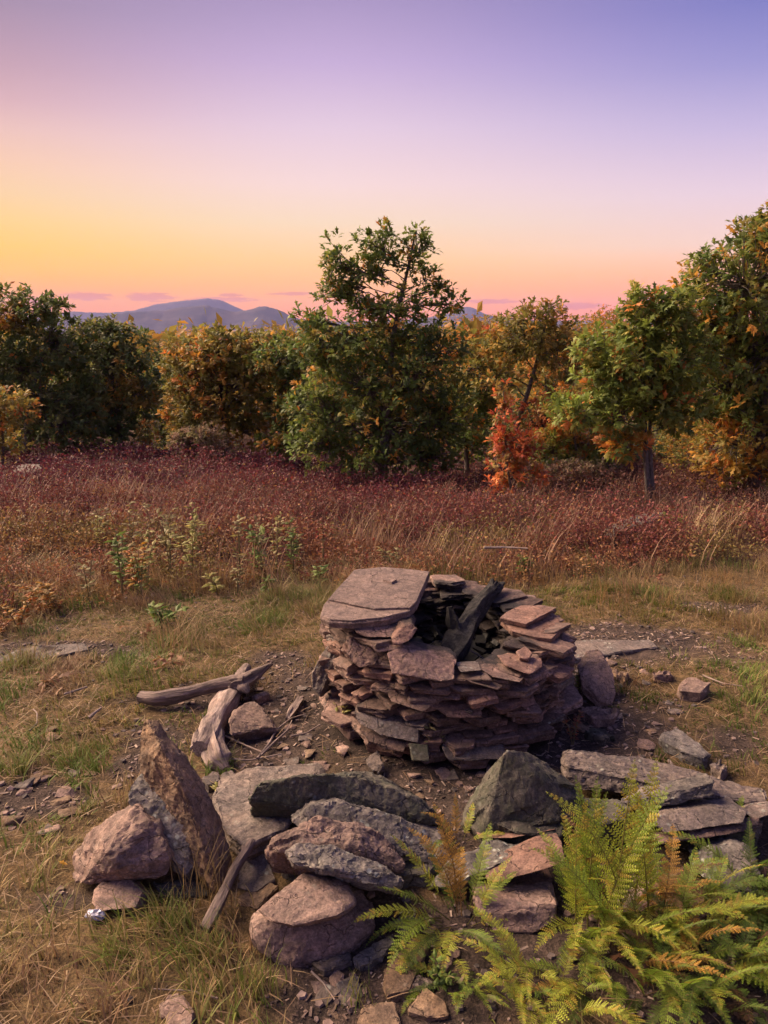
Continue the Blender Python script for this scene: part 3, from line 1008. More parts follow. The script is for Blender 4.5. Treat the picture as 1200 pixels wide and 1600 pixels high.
# ================================================================== FIREPLACE
def stone_proto(i, level=4):
    n = random.choice((4, 4, 5, 6))
    ang = np.sort((np.arange(n) + .5 + rng.uniform(-.22, .22, n)) / n * 2 * math.pi)
    r = rng.uniform(.95, 1.3, n)
    top = np.stack([np.cos(ang) * r * .5, np.sin(ang) * r * .5, np.full(n, .5) + rng.uniform(-.14, .06, n)], 1)
    bot = np.stack([np.cos(ang) * r * .5 * rng.uniform(.8, 1.05, n), np.sin(ang) * r * .5 * rng.uniform(.8, 1.05, n), np.full(n, -.5) + rng.uniform(-.06, .14, n)], 1)
    p = np.concatenate([top, bot]) * np.array([.17, .15, .036])
    v, f = rock_geo(p, 5, 60, 200 + i, 1.0, 1.3, axis=(0, 0, 1))
    return mesh_np('stone', v, f, True, sharp=30)


def build_fireplace():
    fp = empty('stone_fireplace', (RING[0], RING[1], 0))
    tag(fp, 'round fireplace of stacked flat reddish stones with a big capstone', 'fireplace')
    protos = {}
    for mt in ('red', 'rust', 'grey'):
        protos[mt] = []
    base = [stone_proto(i) for i in range(26)]
    for i, me in enumerate(base):
        mt = 'rust' if i % 6 == 1 else ('grey' if i % 9 == 4 else 'red')
        me.materials.append(RM[mt])
    state = {'n': 0}

    def put(x, y, z, yaw, sx=1, sy=1, sz=1, tx=0, ty=0, me=None):
        o = link('stone', me or random.choice(base), None, fp, (x - RING[0], y - RING[1], z))
        o.rotation_euler = Quaternion((0, 0, 1), yaw) @ Quaternion((0, 1, 0), ty) @ Quaternion((1, 0, 0), tx) and (Quaternion((0, 0, 1), yaw) @ Quaternion((0, 1, 0), ty) @ Quaternion((1, 0, 0), tx)).to_euler()
        o.scale = (sx, sy, sz)
        state['n'] += 1
        return o

    def top_at(th):
        """wall height by angle (0 = right, 90 = back, 180 = left, 270 = front)"""
        a = [-1, 30, 60, 90, 120, 150, 180, 205, 225, 245, 262, 285, 310, 335, 361]
        h = [.375, .37, .375, .385, .40, .42, .43, .44, .44, .40, .325, .325, .335, .36, .375]
        return float(np.interp(th % 360, a, h))

    z = 0.0
    course = 0
    rout = .535
    while z < .44:
        t = random.uniform(.028, .040)
        if course == 0:
            t = .05
        th = random.uniform(0, 40)
        end = th + 360
        rc = rout + (.03 if course < 2 else 0) + .012 * math.sin(course * 1.9) - max(0, z - .3) * .10
        while th < end - 6:
            L = random.uniform(.09, .19) * (1.35 if course < 2 else 1)
            dth = math.degrees(L / rc)
            thm = th + dth / 2
            th += dth * .97
            if z + t * .6 > top_at(thm):
                continue
            back = 20 < thm % 360 < 160
            wd = random.uniform(.15, .21) * (1.35 if (thm % 360 < 50 or thm % 360 > 310) and z > .15 else 1)
            r = rc - wd / 2 + random.uniform(-.022, .02)
            a = R(thm)
            tt = t * random.uniform(.70, 1.12)
            put(RING[0] + r * math.cos(a), RING[1] + r * math.sin(a), z + t / 2 + random.uniform(-.006, .006),
                a + math.pi / 2 + random.uniform(-.22, .22), L / .155, wd / .15, tt / .034,
                random.uniform(-.12, .12), random.uniform(-.17, .17))
        z += t * .93
        course += 1
    # bigger stones of the front and rim
    def big(name, pts, mt, label=None, seed=1, level=5, k=50, rough=1.0):
        v, f = rock_geo(pts, level, k, seed, rough, 1.0)
        c = v.mean(0)
        me = mesh_np(name, v - c, f, True, sharp=30)
        o = link(name, me, RM[mt], fp, c - np.array([RING[0], RING[1], 0]))
        if label:
            o['label'] = label
        return o
    cap = Q([(501, 962, 2.80), (506, 945, 2.92), (528, 922, 3.10), (553, 890, 3.40), (600, 886, 3.46), (672, 893, 3.40), (668, 906, 3.28), (652, 942, 2.98), (640, 956, 2.86), (600, 966, 2.79), (548, 970, 2.77), (515, 968, 2.78)])
    cap[:, 2] = .505 + (cap[:, 1] - 3.1) * -.03
    # keep the corners on their sight lines at the slab's own height
    cc = []
    for (px, py) in ((501, 961), (506, 944), (528, 921), (553, 890), (600, 885.5), (672, 892), (668, 906), (652, 941), (640, 955), (600, 965), (548, 970), (515, 968)):
        d = ray(px, py)
        tt = (.505 - CAM_H) / d[2]
        cc.append(C_ + d * tt)
    capo = big('capstone', ext(cc, (0, 0, -.034)), 'cap', 'broad flat pinkish slab capping the left side', 301, 6, 60, .8)
    lay = []
    for (px, py) in ((512, 936), (528, 921.5), (553, 890.5), (600, 886), (671, 892.5), (667, 906), (651, 939), (640, 949), (600, 947.5), (586, 951), (560, 943), (535, 940)):
        d = ray(px, py)
        lay.append(C_ + d * ((.5135 - CAM_H) / d[2]))
    up_ = big('upper_layer', ext(lay, (0, 0, -.02)), 'cap', 'upper rock layer of the capstone ending in a crack', 305, 6, 60, .7)
    up_.location = up_.location - capo.location
    up_.parent = capo
    fl = Q([(598, 914, 3.2), (610, 910, 3.24), (620, 914, 3.2), (612, 920, 3.16)])
    fl[:, 2] = .523
    big('loose_flake', ext(fl, (0, 0, -.01)), 'cap', 'small flake lying on the capstone', 302, 3)
    blk = Q([(607, 1022, 2.66), (622, 1011, 2.70), (650, 1008, 2.78), (706, 1020, 2.76), (712, 1030, 2.70), (710, 1062, 2.60), (690, 1066, 2.58), (612, 1052, 2.60)])
    big('front_block', ext(blk, (0, .06, -.01)), 'red', 'thick brownish block set into the front wall', 303, 6, 40)
    # leaning slab outside on the left
    ls = Q([(527, 985, 3.02), (508, 1012, 3.0), (488, 1052, 2.98), (486, 1076, 2.96), (499, 1092, 2.93), (514, 1060, 2.94), (540, 1000, 2.96)])
    big('leaning_slab', ext(ls, (.06, .1, .0)), 'grey', 'grey slab leaning against the left side', 304, 5)
    # slabs under the capstone
    for i, (pl, mt) in enumerate((([(552, 978, 2.78), (580, 972, 2.82), (640, 970, 2.84), (648, 985, 2.78), (620, 995, 2.74), (575, 996, 2.72), (556, 988, 2.74)], 'red'),
                                  ([(610, 1000, 2.70), (625, 982, 2.74), (645, 974, 2.78), (652, 985, 2.76), (640, 1002, 2.70), (618, 1008, 2.68)], 'rust'),
                                  ([(577, 1008, 2.69), (590, 998, 2.74), (628, 998, 2.76), (630, 1012, 2.70), (590, 1020, 2.67)], 'red'),
                                  ([(545, 998, 2.78), (570, 994, 2.8), (588, 1020, 2.72), (590, 1040, 2.68), (560, 1044, 2.68), (543, 1030, 2.72)], 'red'),
                                  ([(528, 975, 2.88), (560, 972, 2.90), (570, 982, 2.84), (540, 990, 2.82)], 'red'))):
        big('stone', ext(Q(pl), (0, .12, -.004)), mt, None, 310 + i)
    # right rim: large red flakes
    rim = [([(781, 965, 3.02), (792, 955, 3.1), (815, 945, 3.22), (856, 946, 3.3), (864, 953, 3.26), (846, 962, 3.14), (822, 975, 3.0)], (0, .01, -.022), 'rim'),
           ([(783, 968, 2.98), (822, 976, 2.98), (872, 960, 3.2), (875, 985, 3.06), (862, 998, 2.96), (835, 995, 2.94), (800, 985, 2.92)], (0, .01, -.03), 'rim'),
           ([(786, 1006, 2.86), (800, 998, 2.92), (846, 998, 2.98), (868, 1012, 2.92), (850, 1016, 2.86), (800, 1012, 2.84)], (0, .03, -.035), 'red'),
           ([(779, 1026, 2.78), (795, 1020, 2.84), (846, 1028, 2.80), (848, 1042, 2.74), (828, 1054, 2.66), (790, 1040, 2.70)], (0, .06, -.02), 'rim'),
           ([(807, 1018, 2.78), (820, 1009, 2.83), (832, 1020, 2.78), (826, 1030, 2.74), (812, 1028, 2.74)], (0, .01, -.015), 'rim'),
           ([(716, 1044, 2.66), (750, 1042, 2.70), (752, 1047, 2.66), (720, 1050, 2.63)], (0, .08, -.012), 'grey'),
           ([(752, 1046, 2.68), (770, 1042, 2.72), (820, 1058, 2.68), (812, 1066, 2.62), (770, 1058, 2.64)], (0, .08, -.01), 'red'),
           ([(720, 1056, 2.64), (740, 1052, 2.68), (785, 1072, 2.62), (778, 1078, 2.58), (735, 1066, 2.60)], (0, .08, -.012), 'red'),
           ([(775, 1046, 2.70), (790, 1041, 2.74), (816, 1052, 2.70), (812, 1058, 2.66)], (0, .07, -.012), 'red'),
           # back rim
           ([(668, 912, 3.58), (690, 903, 3.66), (745, 908, 3.68), (748, 918, 3.60), (700, 916, 3.56)], (0, .0, -.03), 'red'),
           ([(664, 925, 3.52), (690, 921, 3.62), (760, 918, 3.64), (765, 926, 3.54), (720, 930, 3.5)], (0, .0, -.03), 'red'),
           ([(780, 935, 3.5), (800, 928, 3.6), (836, 930, 3.58), (838, 938, 3.48), (800, 943, 3.44)], (0, .0, -.03), 'red'),
           # long stones low in the front
           ([(552, 1112, 2.68), (562, 1104, 2.74), (620, 1130, 2.66), (655, 1140, 2.62), (654, 1162, 2.58), (600, 1150, 2.60), (562, 1132, 2.64)], (.02, .1, 0), 'grey'),
           ([(560, 1140, 2.64), (575, 1138, 2.68), (635, 1160, 2.6), (632, 1176, 2.56), (600, 1172, 2.58), (575, 1158, 2.60)], (.02, .1, 0), 'red'),
           ([(676, 1105, 2.60), (690, 1093, 2.66), (750, 1098, 2.64), (754, 1122, 2.57), (700, 1122, 2.57)], (0, .1, 0), 'rust'),
           ([(690, 1168, 2.57), (700, 1158, 2.62), (785, 1162, 2.62), (790, 1170, 2.58), (786, 1186, 2.54), (700, 1190, 2.53)], (0, .1, -.02), 'grey'),
           ([(822, 1132, 2.72), (840, 1118, 2.80), (890, 1098, 2.94), (898, 1104, 2.9), (868, 1124, 2.78), (826, 1138, 2.68)], (0, .1, -.02), 'red'),
           ([(606, 1086, 2.64), (616, 1076, 2.69), (665, 1098, 2.62), (672, 1104, 2.59), (660, 1112, 2.56), (612, 1096, 2.60)], (0, .1, 0), 'red'),
           ([(812, 1090, 2.68), (830, 1085, 2.72), (838, 1098, 2.68), (826, 1112, 2.63), (812, 1102, 2.65)], (0, .05, 0), 'rust'),
           ([(572, 1185, 2.55), (590, 1172, 2.60), (600, 1195, 2.52), (592, 1208, 2.49), (575, 1200, 2.51)], (0, .02, -.03), 'grey'),
           ([(638, 1162, 2.57), (668, 1164, 2.58), (672, 1190, 2.51), (645, 1188, 2.51)], (0, .03, -.02), 'dark')]
    for i, (pl, e, mt) in enumerate(rim):
        p = Q(pl)
        if i < 2:
            p = np.array([C_ + ray(a_, b_) * (((.402, .376)[i] - CAM_H) / ray(a_, b_)[2]) for a_, b_, _ in pl])
        big('stone', ext(p, e), mt, None, 330 + i, k=70)
    # ash bed inside
    n = 900
    ang = rng.uniform(0, 6.283, n)
    rad = .36 * np.sqrt(rng.uniform(0, 1, n))
    bumps = MB()
    nr, na = 10, 36
    vs, fs = [], []
    for i in range(nr):
        for k in range(na):
            r = .40 * i / (nr - 1)
            a = k / na * 6.2832
            x, y = r * math.cos(a), r * math.sin(a)
            vs.append((x, y, .15 + .03 * float(vnoise(np.array([[x * 9, y * 9, 2.2]]), 4)[0]) + .014 * float(vnoise(np.array([[x * 40, y * 40, 2.2]]), 5)[0])))
    for i in range(nr - 1):
        for k in range(na):
            fs.append((i * na + k, (i + 1) * na + k, (i + 1) * na + (k + 1) % na, i * na + (k + 1) % na))
    bumps.add(vs, fs)
    m, t, b, o_ = newmat('ash')
    tcn = nd(t, 'ShaderNodeTexCoord')
    nn = noise(t, tcn.outputs['Object'], 60, 5, .7)
    t.links.new(mixc(t, mapr(t, nn, .42, .7), (.012, .012, .013), (.10, .095, .09)), b.inputs['Base Color'])
    b.inputs['Roughness'].default_value = 1
    link('ash_bed', bumps.mesh('ash_bed'), m, fp)
    v, f = rock_geo(np.array([(x, y, z) for x in (-.5, .5) for y in (-.3, .3) for z in (-.2, .2)]) * .07, 2, 40, 3)
    N = 70
    a = rng.uniform(0, 6.283, N)
    r = .30 * np.sqrt(rng.uniform(0, 1, N))
    pos_ = np.stack([r * np.cos(a), r * np.sin(a), np.full(N, .165) + rng.uniform(0, .03, N)], 1)
    dirs = norm(np.stack([rng.normal(size=N), rng.normal(size=N), rng.normal(size=N) * .35], 1))
    rt = frames(dirs, norm(rng.normal(size=(N, 3)) * .5 + np.array([0, 0, 1])))
    vv, ff = scatter(v, f, pos_, rt, rng.uniform(.4, 1.3, (N, 3)))
    me = mesh_np('charcoal', vv, ff, False)
    m2, t2, b2, _ = newmat('charcoal')
    b2.inputs['Base Color'].default_value = (.012, .012, .013, 1)
    b2.inputs['Roughness'].default_value = .55
    o = link('charcoal', me, m2, fp)
    o['kind'] = 'stuff'
    pass
    return fp


build_fireplace()


# ================================================================== WOOD
def wood_obj(name, parts, mat, label, cat, group=None, parent=None, z0=None):
    """parts: list of (path, radii, rough, sides); grain coordinate runs along each piece"""
    V, Fq, G = [], [], []
    n0 = 0
    for i, (path, radii, rough, sides) in enumerate(parts):
        path = np.asarray(path, float)
        # refine
        s = np.linspace(0, 1, max(14, len(path) * 7))
        t0 = np.linspace(0, 1, len(path))
        pp = np.stack([np.interp(s, t0, path[:, k]) for k in range(3)], 1)
        rr = np.interp(s, t0, radii)
        k = np.hanning(7)[1:-1]
        k /= k.sum()
        pad = lambda a: np.concatenate([np.repeat(a[:1], 2, 0), a, np.repeat(a[-1:], 2, 0)])
        pp2 = np.stack([np.convolve(pad(pp[:, j]), k, 'valid') for j in range(3)], 1)
        pp2[0], pp2[-1] = pp[0], pp[-1]
        jit = fbm(np.stack([s * 6, s * 0 + i, s * 0], 1), 19 + i, 2)
        rr = rr * (1 + .10 * jit)
        v, f = tube(pp2, rr, sides, 3 + i, rough)
        ln = np.concatenate([[0], np.cumsum(np.linalg.norm(np.diff(pp2, axis=0), axis=1))])
        a = np.arange(sides) / sides * 6.2832
        g = [np.stack([np.cos(a) * rr.mean(), np.sin(a) * rr.mean(), np.full(sides, q)], 1) for q in ln]
        g = np.concatenate(g + [np.array([[0, 0, 0.0], [0, 0, ln[-1]]])])
        V.append(v)
        G.append(g + i * .7)
        for q in f:
            q = list(dict.fromkeys(int(x) + n0 for x in q))
            if len(q) >= 3:
                Fq.append(q)
        n0 += len(v)
    V = np.concatenate(V)
    G = np.concatenate(G)
    c = np.array([V[:, 0].mean(), V[:, 1].mean(), V[:, 2].min()])
    me = bpy.data.meshes.new(name)
    me.from_pydata((V - c).tolist(), [], Fq)
    at = me.attributes.new('Grain', 'FLOAT_VECTOR', 'POINT')
    at.data.foreach_set('vector', G.astype(np.float32).ravel())
    for p in me.polygons:
        p.use_smooth = True
    me.update()
    me.set_sharp_from_angle(angle=R(50))
    o = link(name, me, mat, parent, c)
    if parent is None:
        tag(o, label, cat, group)
    return o


def build_wood():
    # charred forked log leaning inside the ring
    wood_obj('charred_log', [
        (Q([(692, 1040, 2.86), (706, 1018, 2.92), (722, 990, 3.04), (742, 960, 3.2), (762, 932, 3.36), (774, 915, 3.46)]), [.044, .047, .047, .043, .038, .030], .30, 26),
        (Q([(716, 1000, 3.0), (708, 975, 3.03), (703, 948, 3.05)]), [.034, .026, .012], .3, 12),
        (Q([(764, 930, 3.37), (768, 918, 3.42), (769, 905, 3.46)]), [.026, .018, .007], .3, 10),
        (Q([(770, 926, 3.40), (780, 916, 3.46), (787, 911, 3.5)]), [.026, .020, .010], .3, 10)],
        WOOD_CHAR, 'charred black forked log leaning inside the stone fireplace', 'log')
    # grey branch lying over the weathered log
    g = lambda px, py, h: PG(px, py, h)
    wood_obj('fallen_branch', [
        ([g(219, 1089, .045), g(245, 1092, .045), g(290, 1084, .05), g(330, 1073, .07), g(362, 1067, .09), g(382, 1066, .095)], [.024, .029, .029, .030, .034, .036], .10, 16),
        ([g(360, 1068, .085), g(380, 1066, .095), g(402, 1052, .10), g(425, 1037, .115)], [.034, .036, .024, .007], .22, 14),
        ([g(372, 1074, .08), g(378, 1056, .07), g(384, 1044, .04)], [.033, .03, .022], .2, 12),
        ([g(372, 1068, .085), g(382, 1076, .075), g(388, 1083, .06)], [.028, .022, .010], .2, 10)],
        WOOD_BARK, 'grey forked branch lying across the weathered log', 'branch')
    wood_obj('weathered_log', [
        ([g(374, 1064, .03), g(360, 1088, .035), g(345, 1112, .035), g(330, 1138, .04), g(322, 1158, .045), g(312, 1170, .045)], [.030, .044, .049, .052, .054, .034], .20, 32),
        ([g(330, 1145, .035), g(335, 1170, .03), g(342, 1190, .02), g(352, 1203, .01)], [.042, .044, .038, .014], .34, 26),
        ([g(322, 1150, .05), g(312, 1160, .055), g(304, 1166, .05)], [.040, .032, .010], .4, 18)],
        WOOD_GREY, 'weathered silvery log with a splintered rotten end', 'log')
    wood_obj('thin_stick', [
        ([g(320, 1452, .03), g(332, 1430, .04), g(348, 1398, .055), g(366, 1360, .065), g(384, 1332, .075), g(394, 1314, .085)], [.016, .017, .016, .0155, .015, .012], .14, 12),
        ([g(382, 1336, .07), g(380, 1322, .08), ], [.011, .006], .2, 8)],
        WOOD_BARK, 'dark stick propped against the slabs left of the pink boulder', 'stick')
    wood_obj('bleached_wood_piece', [([g(449, 1124, .012), g(458, 1108, .02), g(468, 1094, .02), g(474, 1090, .01)], [.008, .018, .017, .006], .4, 12)],
             WOOD_GREY, 'short bleached piece of wood left of the fireplace', 'wood piece')
    tw = [([(402, 1185), (420, 1162), (432, 1140), (455, 1122), (478, 1116)], .005, 'long curved twig below the bleached wood piece'),
          ([(408, 1180), (430, 1158), (450, 1140), (456, 1126)], .0045, 'twig running alongside the long curved twig'),
          ([(352, 1150), (385, 1165), (410, 1175)], .004, 'short twig beside the square pink block'),
          ([(350, 1185), (390, 1188), (440, 1178)], .004, 'straight twig behind the flat slab'),
          ([(455, 1150), (480, 1145), (500, 1132)], .004, 'pale twig near the foot of the fireplace'),
          ([(100, 1085), (118, 1079), (136, 1073)], .006, 'pale stick in the grass on the far left'),
          ([(139, 1122), (150, 1112), (158, 1106)], .008, 'stubby bleached stick in the grass left of the branch'),
          ([(46, 1142), (58, 1130), (58, 1114), (52, 1108)], .004, 'hooked twig in the grass at the left edge'),
          ([(756, 856), (790, 855), (825, 857)], .008, 'pale straight stick lying on the heath behind the fireplace'),
          ([(1045, 1188), (1052, 1198), (1058, 1206)], .006, 'short grey stick in the dirt above the long slab'),
          ([(1098, 1055), (1130, 1068), (1160, 1072)], .004, 'twig in the grass beside the flat pink stone'),
          ([(486, 1518), (505, 1535), (523, 1562)], .003, 'thin twig on the soil below the rounded boulder'),
          ([(725, 1012), (745, 1022), (762, 1034)], .004, 'thin twig among the charcoal in the fireplace'),
          ([(340, 1560), (300, 1548), (240, 1545)], .0025, 'dry straw stalk in the grass at the bottom'),
          ([(905, 1480), (935, 1500), (955, 1530)], .003, 'dry stalk under the front of the big fern')]
    for pl, r, lb in tw:
        h = .012
        pts = [g(x, y, h + r) for x, y in pl]
        if 'charcoal' in lb:
            pts = list(Q([(725, 1012, 3.06), (745, 1022, 3.0), (762, 1034, 2.94)]))
        if 'heath' in lb:
            pts = [g(x, y, .36) for x, y in pl]
        wood_obj('twig', [(pts, np.linspace(r, r * .6, len(pts)), .1, 6)], WOOD_GREY, lb, 'twig')


build_wood()

# ================================================================== LEAVES AND TREES
def oak_leaf():
    """lobed leaf of length 1 along +y, folded a little and bent down along the midrib"""
    def z(x, y):
        return .10 * math.sin(y * 2.6) - .18 * y * y - .12 * abs(x)
    v = [(0, 0, 0), (0, .35, z(0, .35)), (0, .68, z(0, .68)), (0, 1, z(0, 1))]
    f = []
    for sx in (-1, 1):
        n = len(v)
        for x, y in ((.17, .36), (.075, .38), (.25, .66), (.08, .70), (.13, .90)):
            v.append((sx * x, y, z(x, y)))
        tri = [(0, n, n + 1), (0, n + 1, 1), (n + 1, n + 2, n + 3), (1, n + 1, n + 3), (1, n + 3, 2), (2, n + 3, 3)]
        f += [t if sx > 0 else t[::-1] for t in tri]
    return np.array(v, float), np.array(f)


def simple_leaf():
    v = np.array([(0, 0, 0), (.27, .48, -.02), (0, 1, -.14), (-.27, .48, -.02), (0, .5, .06)], float)
    f = np.array([(0, 1, 4), (1, 2, 4), (2, 3, 4), (3, 0, 4)])
    return v, f


OAK = oak_leaf()
SIM = simple_leaf()
DIA = (np.array([(0, 0, 0), (.30, .48, .03), (0, 1, -.1), (-.30, .48, .03)], float), np.array([(0, 1, 2), (0, 2, 3)]))
PAL = {
    'green': [(0.116, 0.167, 0.036), (0.159, 0.196, 0.041), (0.095, 0.137, 0.036), (0.212, 0.235, 0.049), (0.276, 0.225, 0.049), (0.508, 0.254, 0.047)],
    'dark': [(0.085, 0.122, 0.036), (0.106, 0.147, 0.040), (0.138, 0.167, 0.045), (0.159, 0.157, 0.047)],
    'olive': [(0.202, 0.186, 0.045), (0.254, 0.206, 0.047), (0.169, 0.167, 0.040), (0.338, 0.225, 0.049), (0.445, 0.235, 0.047)],
    'gold': [(0.360, 0.216, 0.041), (0.276, 0.206, 0.047), (0.466, 0.225, 0.041), (0.212, 0.186, 0.045), (0.550, 0.196, 0.047)],
    'red': [(0.499, 0.128, 0.046), (0.395, 0.091, 0.046), (0.556, 0.181, 0.053), (0.323, 0.151, 0.046), (0.220, 0.151, 0.039)],
    'mauve': [(0.284, 0.184, 0.127), (0.208, 0.149, 0.090), (0.189, 0.166, 0.067), (0.340, 0.227, 0.150)],
    'bright': [(0.189, 0.245, 0.044), (0.246, 0.280, 0.053), (0.151, 0.201, 0.044), (0.321, 0.280, 0.060), (0.113, 0.158, 0.036), (0.529, 0.193, 0.044)],
}


def pick_cols(pal, wts, n, jit=.22):
    c = np.array(PAL[pal])
    w = np.array(wts if wts is not None else [1] * len(c), float)
    idx = rng.choice(len(c), n, p=w / w.sum())
    out_ = c[idx] * (1 + rng.uniform(-jit, jit, (n, 1)))
    return np.clip(out_, 0.005, 1)


def crown_mesh(name, lobes, n_clusters, per, leaf_len, pal, wts=None, base=None, tmpl=OAK, accents=None, fill=.35):
    """lobes: (centre, radii) ellipsoids; clusters sit mostly in the outer shell of each lobe"""
    n_clusters = int(n_clusters * 1.65)
    cents = np.array([l[0] for l in lobes])
    rad = np.array([l[1] for l in lobes])
    vol = (rad[:, 0] * rad[:, 2]) ** 1.0
    li = rng.choice(len(lobes), n_clusters, p=vol / vol.sum())
    d = norm(rng.normal(size=(n_clusters, 3)))
    rr = np.where(rng.uniform(size=n_clusters) < fill, rng.uniform(.15, .8, n_clusters), rng.uniform(.74, 1.06, n_clusters))
    off = d * rr[:, None]
    # uneven outline
    bumpy = 1 + .22 * fbm(off * 1.7 + li[:, None] * 3.3, 77, 2)
    p = cents[li] + off * rad[li] * bumpy[:, None]
    outd = norm(d * .75 + np.array([0, 0, .55]) + rng.normal(size=(n_clusters, 3)) * .25)
    # leaves of each cluster
    N = n_clusters * per
    ci = np.repeat(np.arange(n_clusters), per)
    ax = outd[ci]
    t1 = norm(np.cross(ax, norm(rng.normal(size=(N, 3)))))
    open_ = rng.uniform(.35, 1.25, N)[:, None]
    ldir = norm(ax * np.cos(open_) + t1 * np.sin(open_) + np.array([0, 0, -.22]))
    pos_ = p[ci] + ax * rng.uniform(-.5, .35, (N, 1)) * leaf_len + ldir * leaf_len * .12
    nrm = norm(ax * .7 + np.array([0, 0, .6]) + rng.normal(size=(N, 3)) * .35)
    rt = frames(ldir, nrm)
    sc = leaf_len * rng.uniform(.6, 1.15, N)
    v, f = scatter(tmpl[0], tmpl[1], pos_, rt, np.stack([sc, sc, sc], 1))
    cc = pick_cols(pal, wts, n_clusters)
    # patches of turned leaves
    patch = fbm(p * 1.1 + 5, 91, 2)
    if accents:
        ac = pick_cols(accents[0], None, n_clusters)
        sel = (patch > accents[1])
        cc[sel] = ac[sel]
    lc = cc[ci] * (1 + rng.uniform(-.2, .25, (N, 1)))
    stray = rng.uniform(size=N) < .03
    lc[stray] = pick_cols('gold', None, int(stray.sum()))
    cols = np.repeat(lc, len(tmpl[0]), 0)
    if base is not None:
        v = v - base
    return mesh_np(name, v, f, False, cols), p, li


def tree(name, label, px, py, lobes_px, Y, n, per, leaf, pal, wts=None, tmpl=OAK, trunk_r=.07, accents=None, group=None, cat='tree', fork=None, lean=0, ground_y=None, fill=.35, twigs=True, depth=1.0):
    bx = PY(px, py, Y)[0]
    bz = H(float(bx), float(Y))
    base = np.array([bx, Y, bz])
    lobes = []
    for l in lobes_px:
        lx, ly, rx, ry = l[:4]
        dy = l[4] if len(l) > 4 else random.uniform(-.35, .35) * rx / 1200 * Y
        c = PY(lx, ly, Y + dy)
        s = (Y * math.cos(PITCH)) / 1200
        lobes.append((c, np.array([rx * s, max(rx * s * .9 * depth, .15), ry * s])))
    root = empty(name, base)
    tag(root, label, cat, group)
    me, p, li = crown_mesh('crown', lobes, n, per, leaf, pal, wts, base, tmpl, accents, fill)
    link('crown', me, LEAF, root)
    # trunk, limbs, twigs
    top = max(lobes, key=lambda q: q[0][2])[0]
    mb = MB()
    h = top[2] - base[2]
    npt = 9
    s = np.linspace(0, 1, npt)
    path = np.stack([base[0] + (top[0] - base[0]) * s ** 1.3 + .04 * h * np.sin(s * 5 + px) * s * (1 - s) * 2,
                     base[1] + (top[1] - base[1]) * s ** 1.3 + .03 * h * np.cos(s * 4 + px) * s * (1 - s) * 2,
                     base[2] - .05 + (h + .05) * s], 1)
    rad = trunk_r * (1 - s * .85)
    rad[0] *= 1.35
    v, f = tube(path - base, rad, 10, int(px) % 50, .12)
    mb.add(v, f)
    if fork:
        p2 = path[:6].copy()
        p2[:, 0] += fork * (1 - .4 * s[:6]) * np.linspace(.55, 1, 6)
        v, f = tube(p2 - base, rad[:6] * .8, 10, 5, .12)
        mb.add(v, f)
    limb_ends = []
    for c, r in lobes:
        tz = np.clip((c[2] - r[2] * .9 - base[2]) / h, .12, .92)
        k = tz * (npt - 1)
        i = min(int(k), npt - 2)
        st = path[i] + (path[i + 1] - path[i]) * (k - i)
        midp = (st + c) / 2 + np.array([0, 0, .12 * np.linalg.norm(c - st)]) * random.uniform(-.2, 1) + rng.normal(size=3) * .06
        lp = np.array([st, st + (midp - st) * .5 + rng.normal(size=3) * .03, midp, c])
        r0 = trunk_r * (1 - tz * .8) * .36
        v, f = tube(lp - base, [r0, r0 * .8, r0 * .6, r0 * .25], 6, 3, .1)
        mb.add(v, f)
        limb_ends.append((st, midp, c))
    if twigs:
        for j in range(0, len(p), 2):
            st, midp, c = limb_ends[li[j]]
            u = random.random()
            a = midp + (c - midp) * u
            b = p[j]
            m_ = (a + b) / 2 + rng.normal(size=3) * .05
            v, f = tube(np.array([a, m_, b]) - base, [trunk_r * .13, trunk_r * .09, trunk_r * .04], 3, 0, 0, False)
            mb.add(v, f)
    tme = mb.mesh('trunk')
    at = tme.attributes.new('Grain', 'FLOAT_VECTOR', 'POINT')
    co = np.zeros(len(tme.vertices) * 3, np.float32)
    tme.vertices.foreach_get('co', co)
    at.data.foreach_set('vector', co)
    link('trunk', tme, WOOD_TREE, root)
    return root


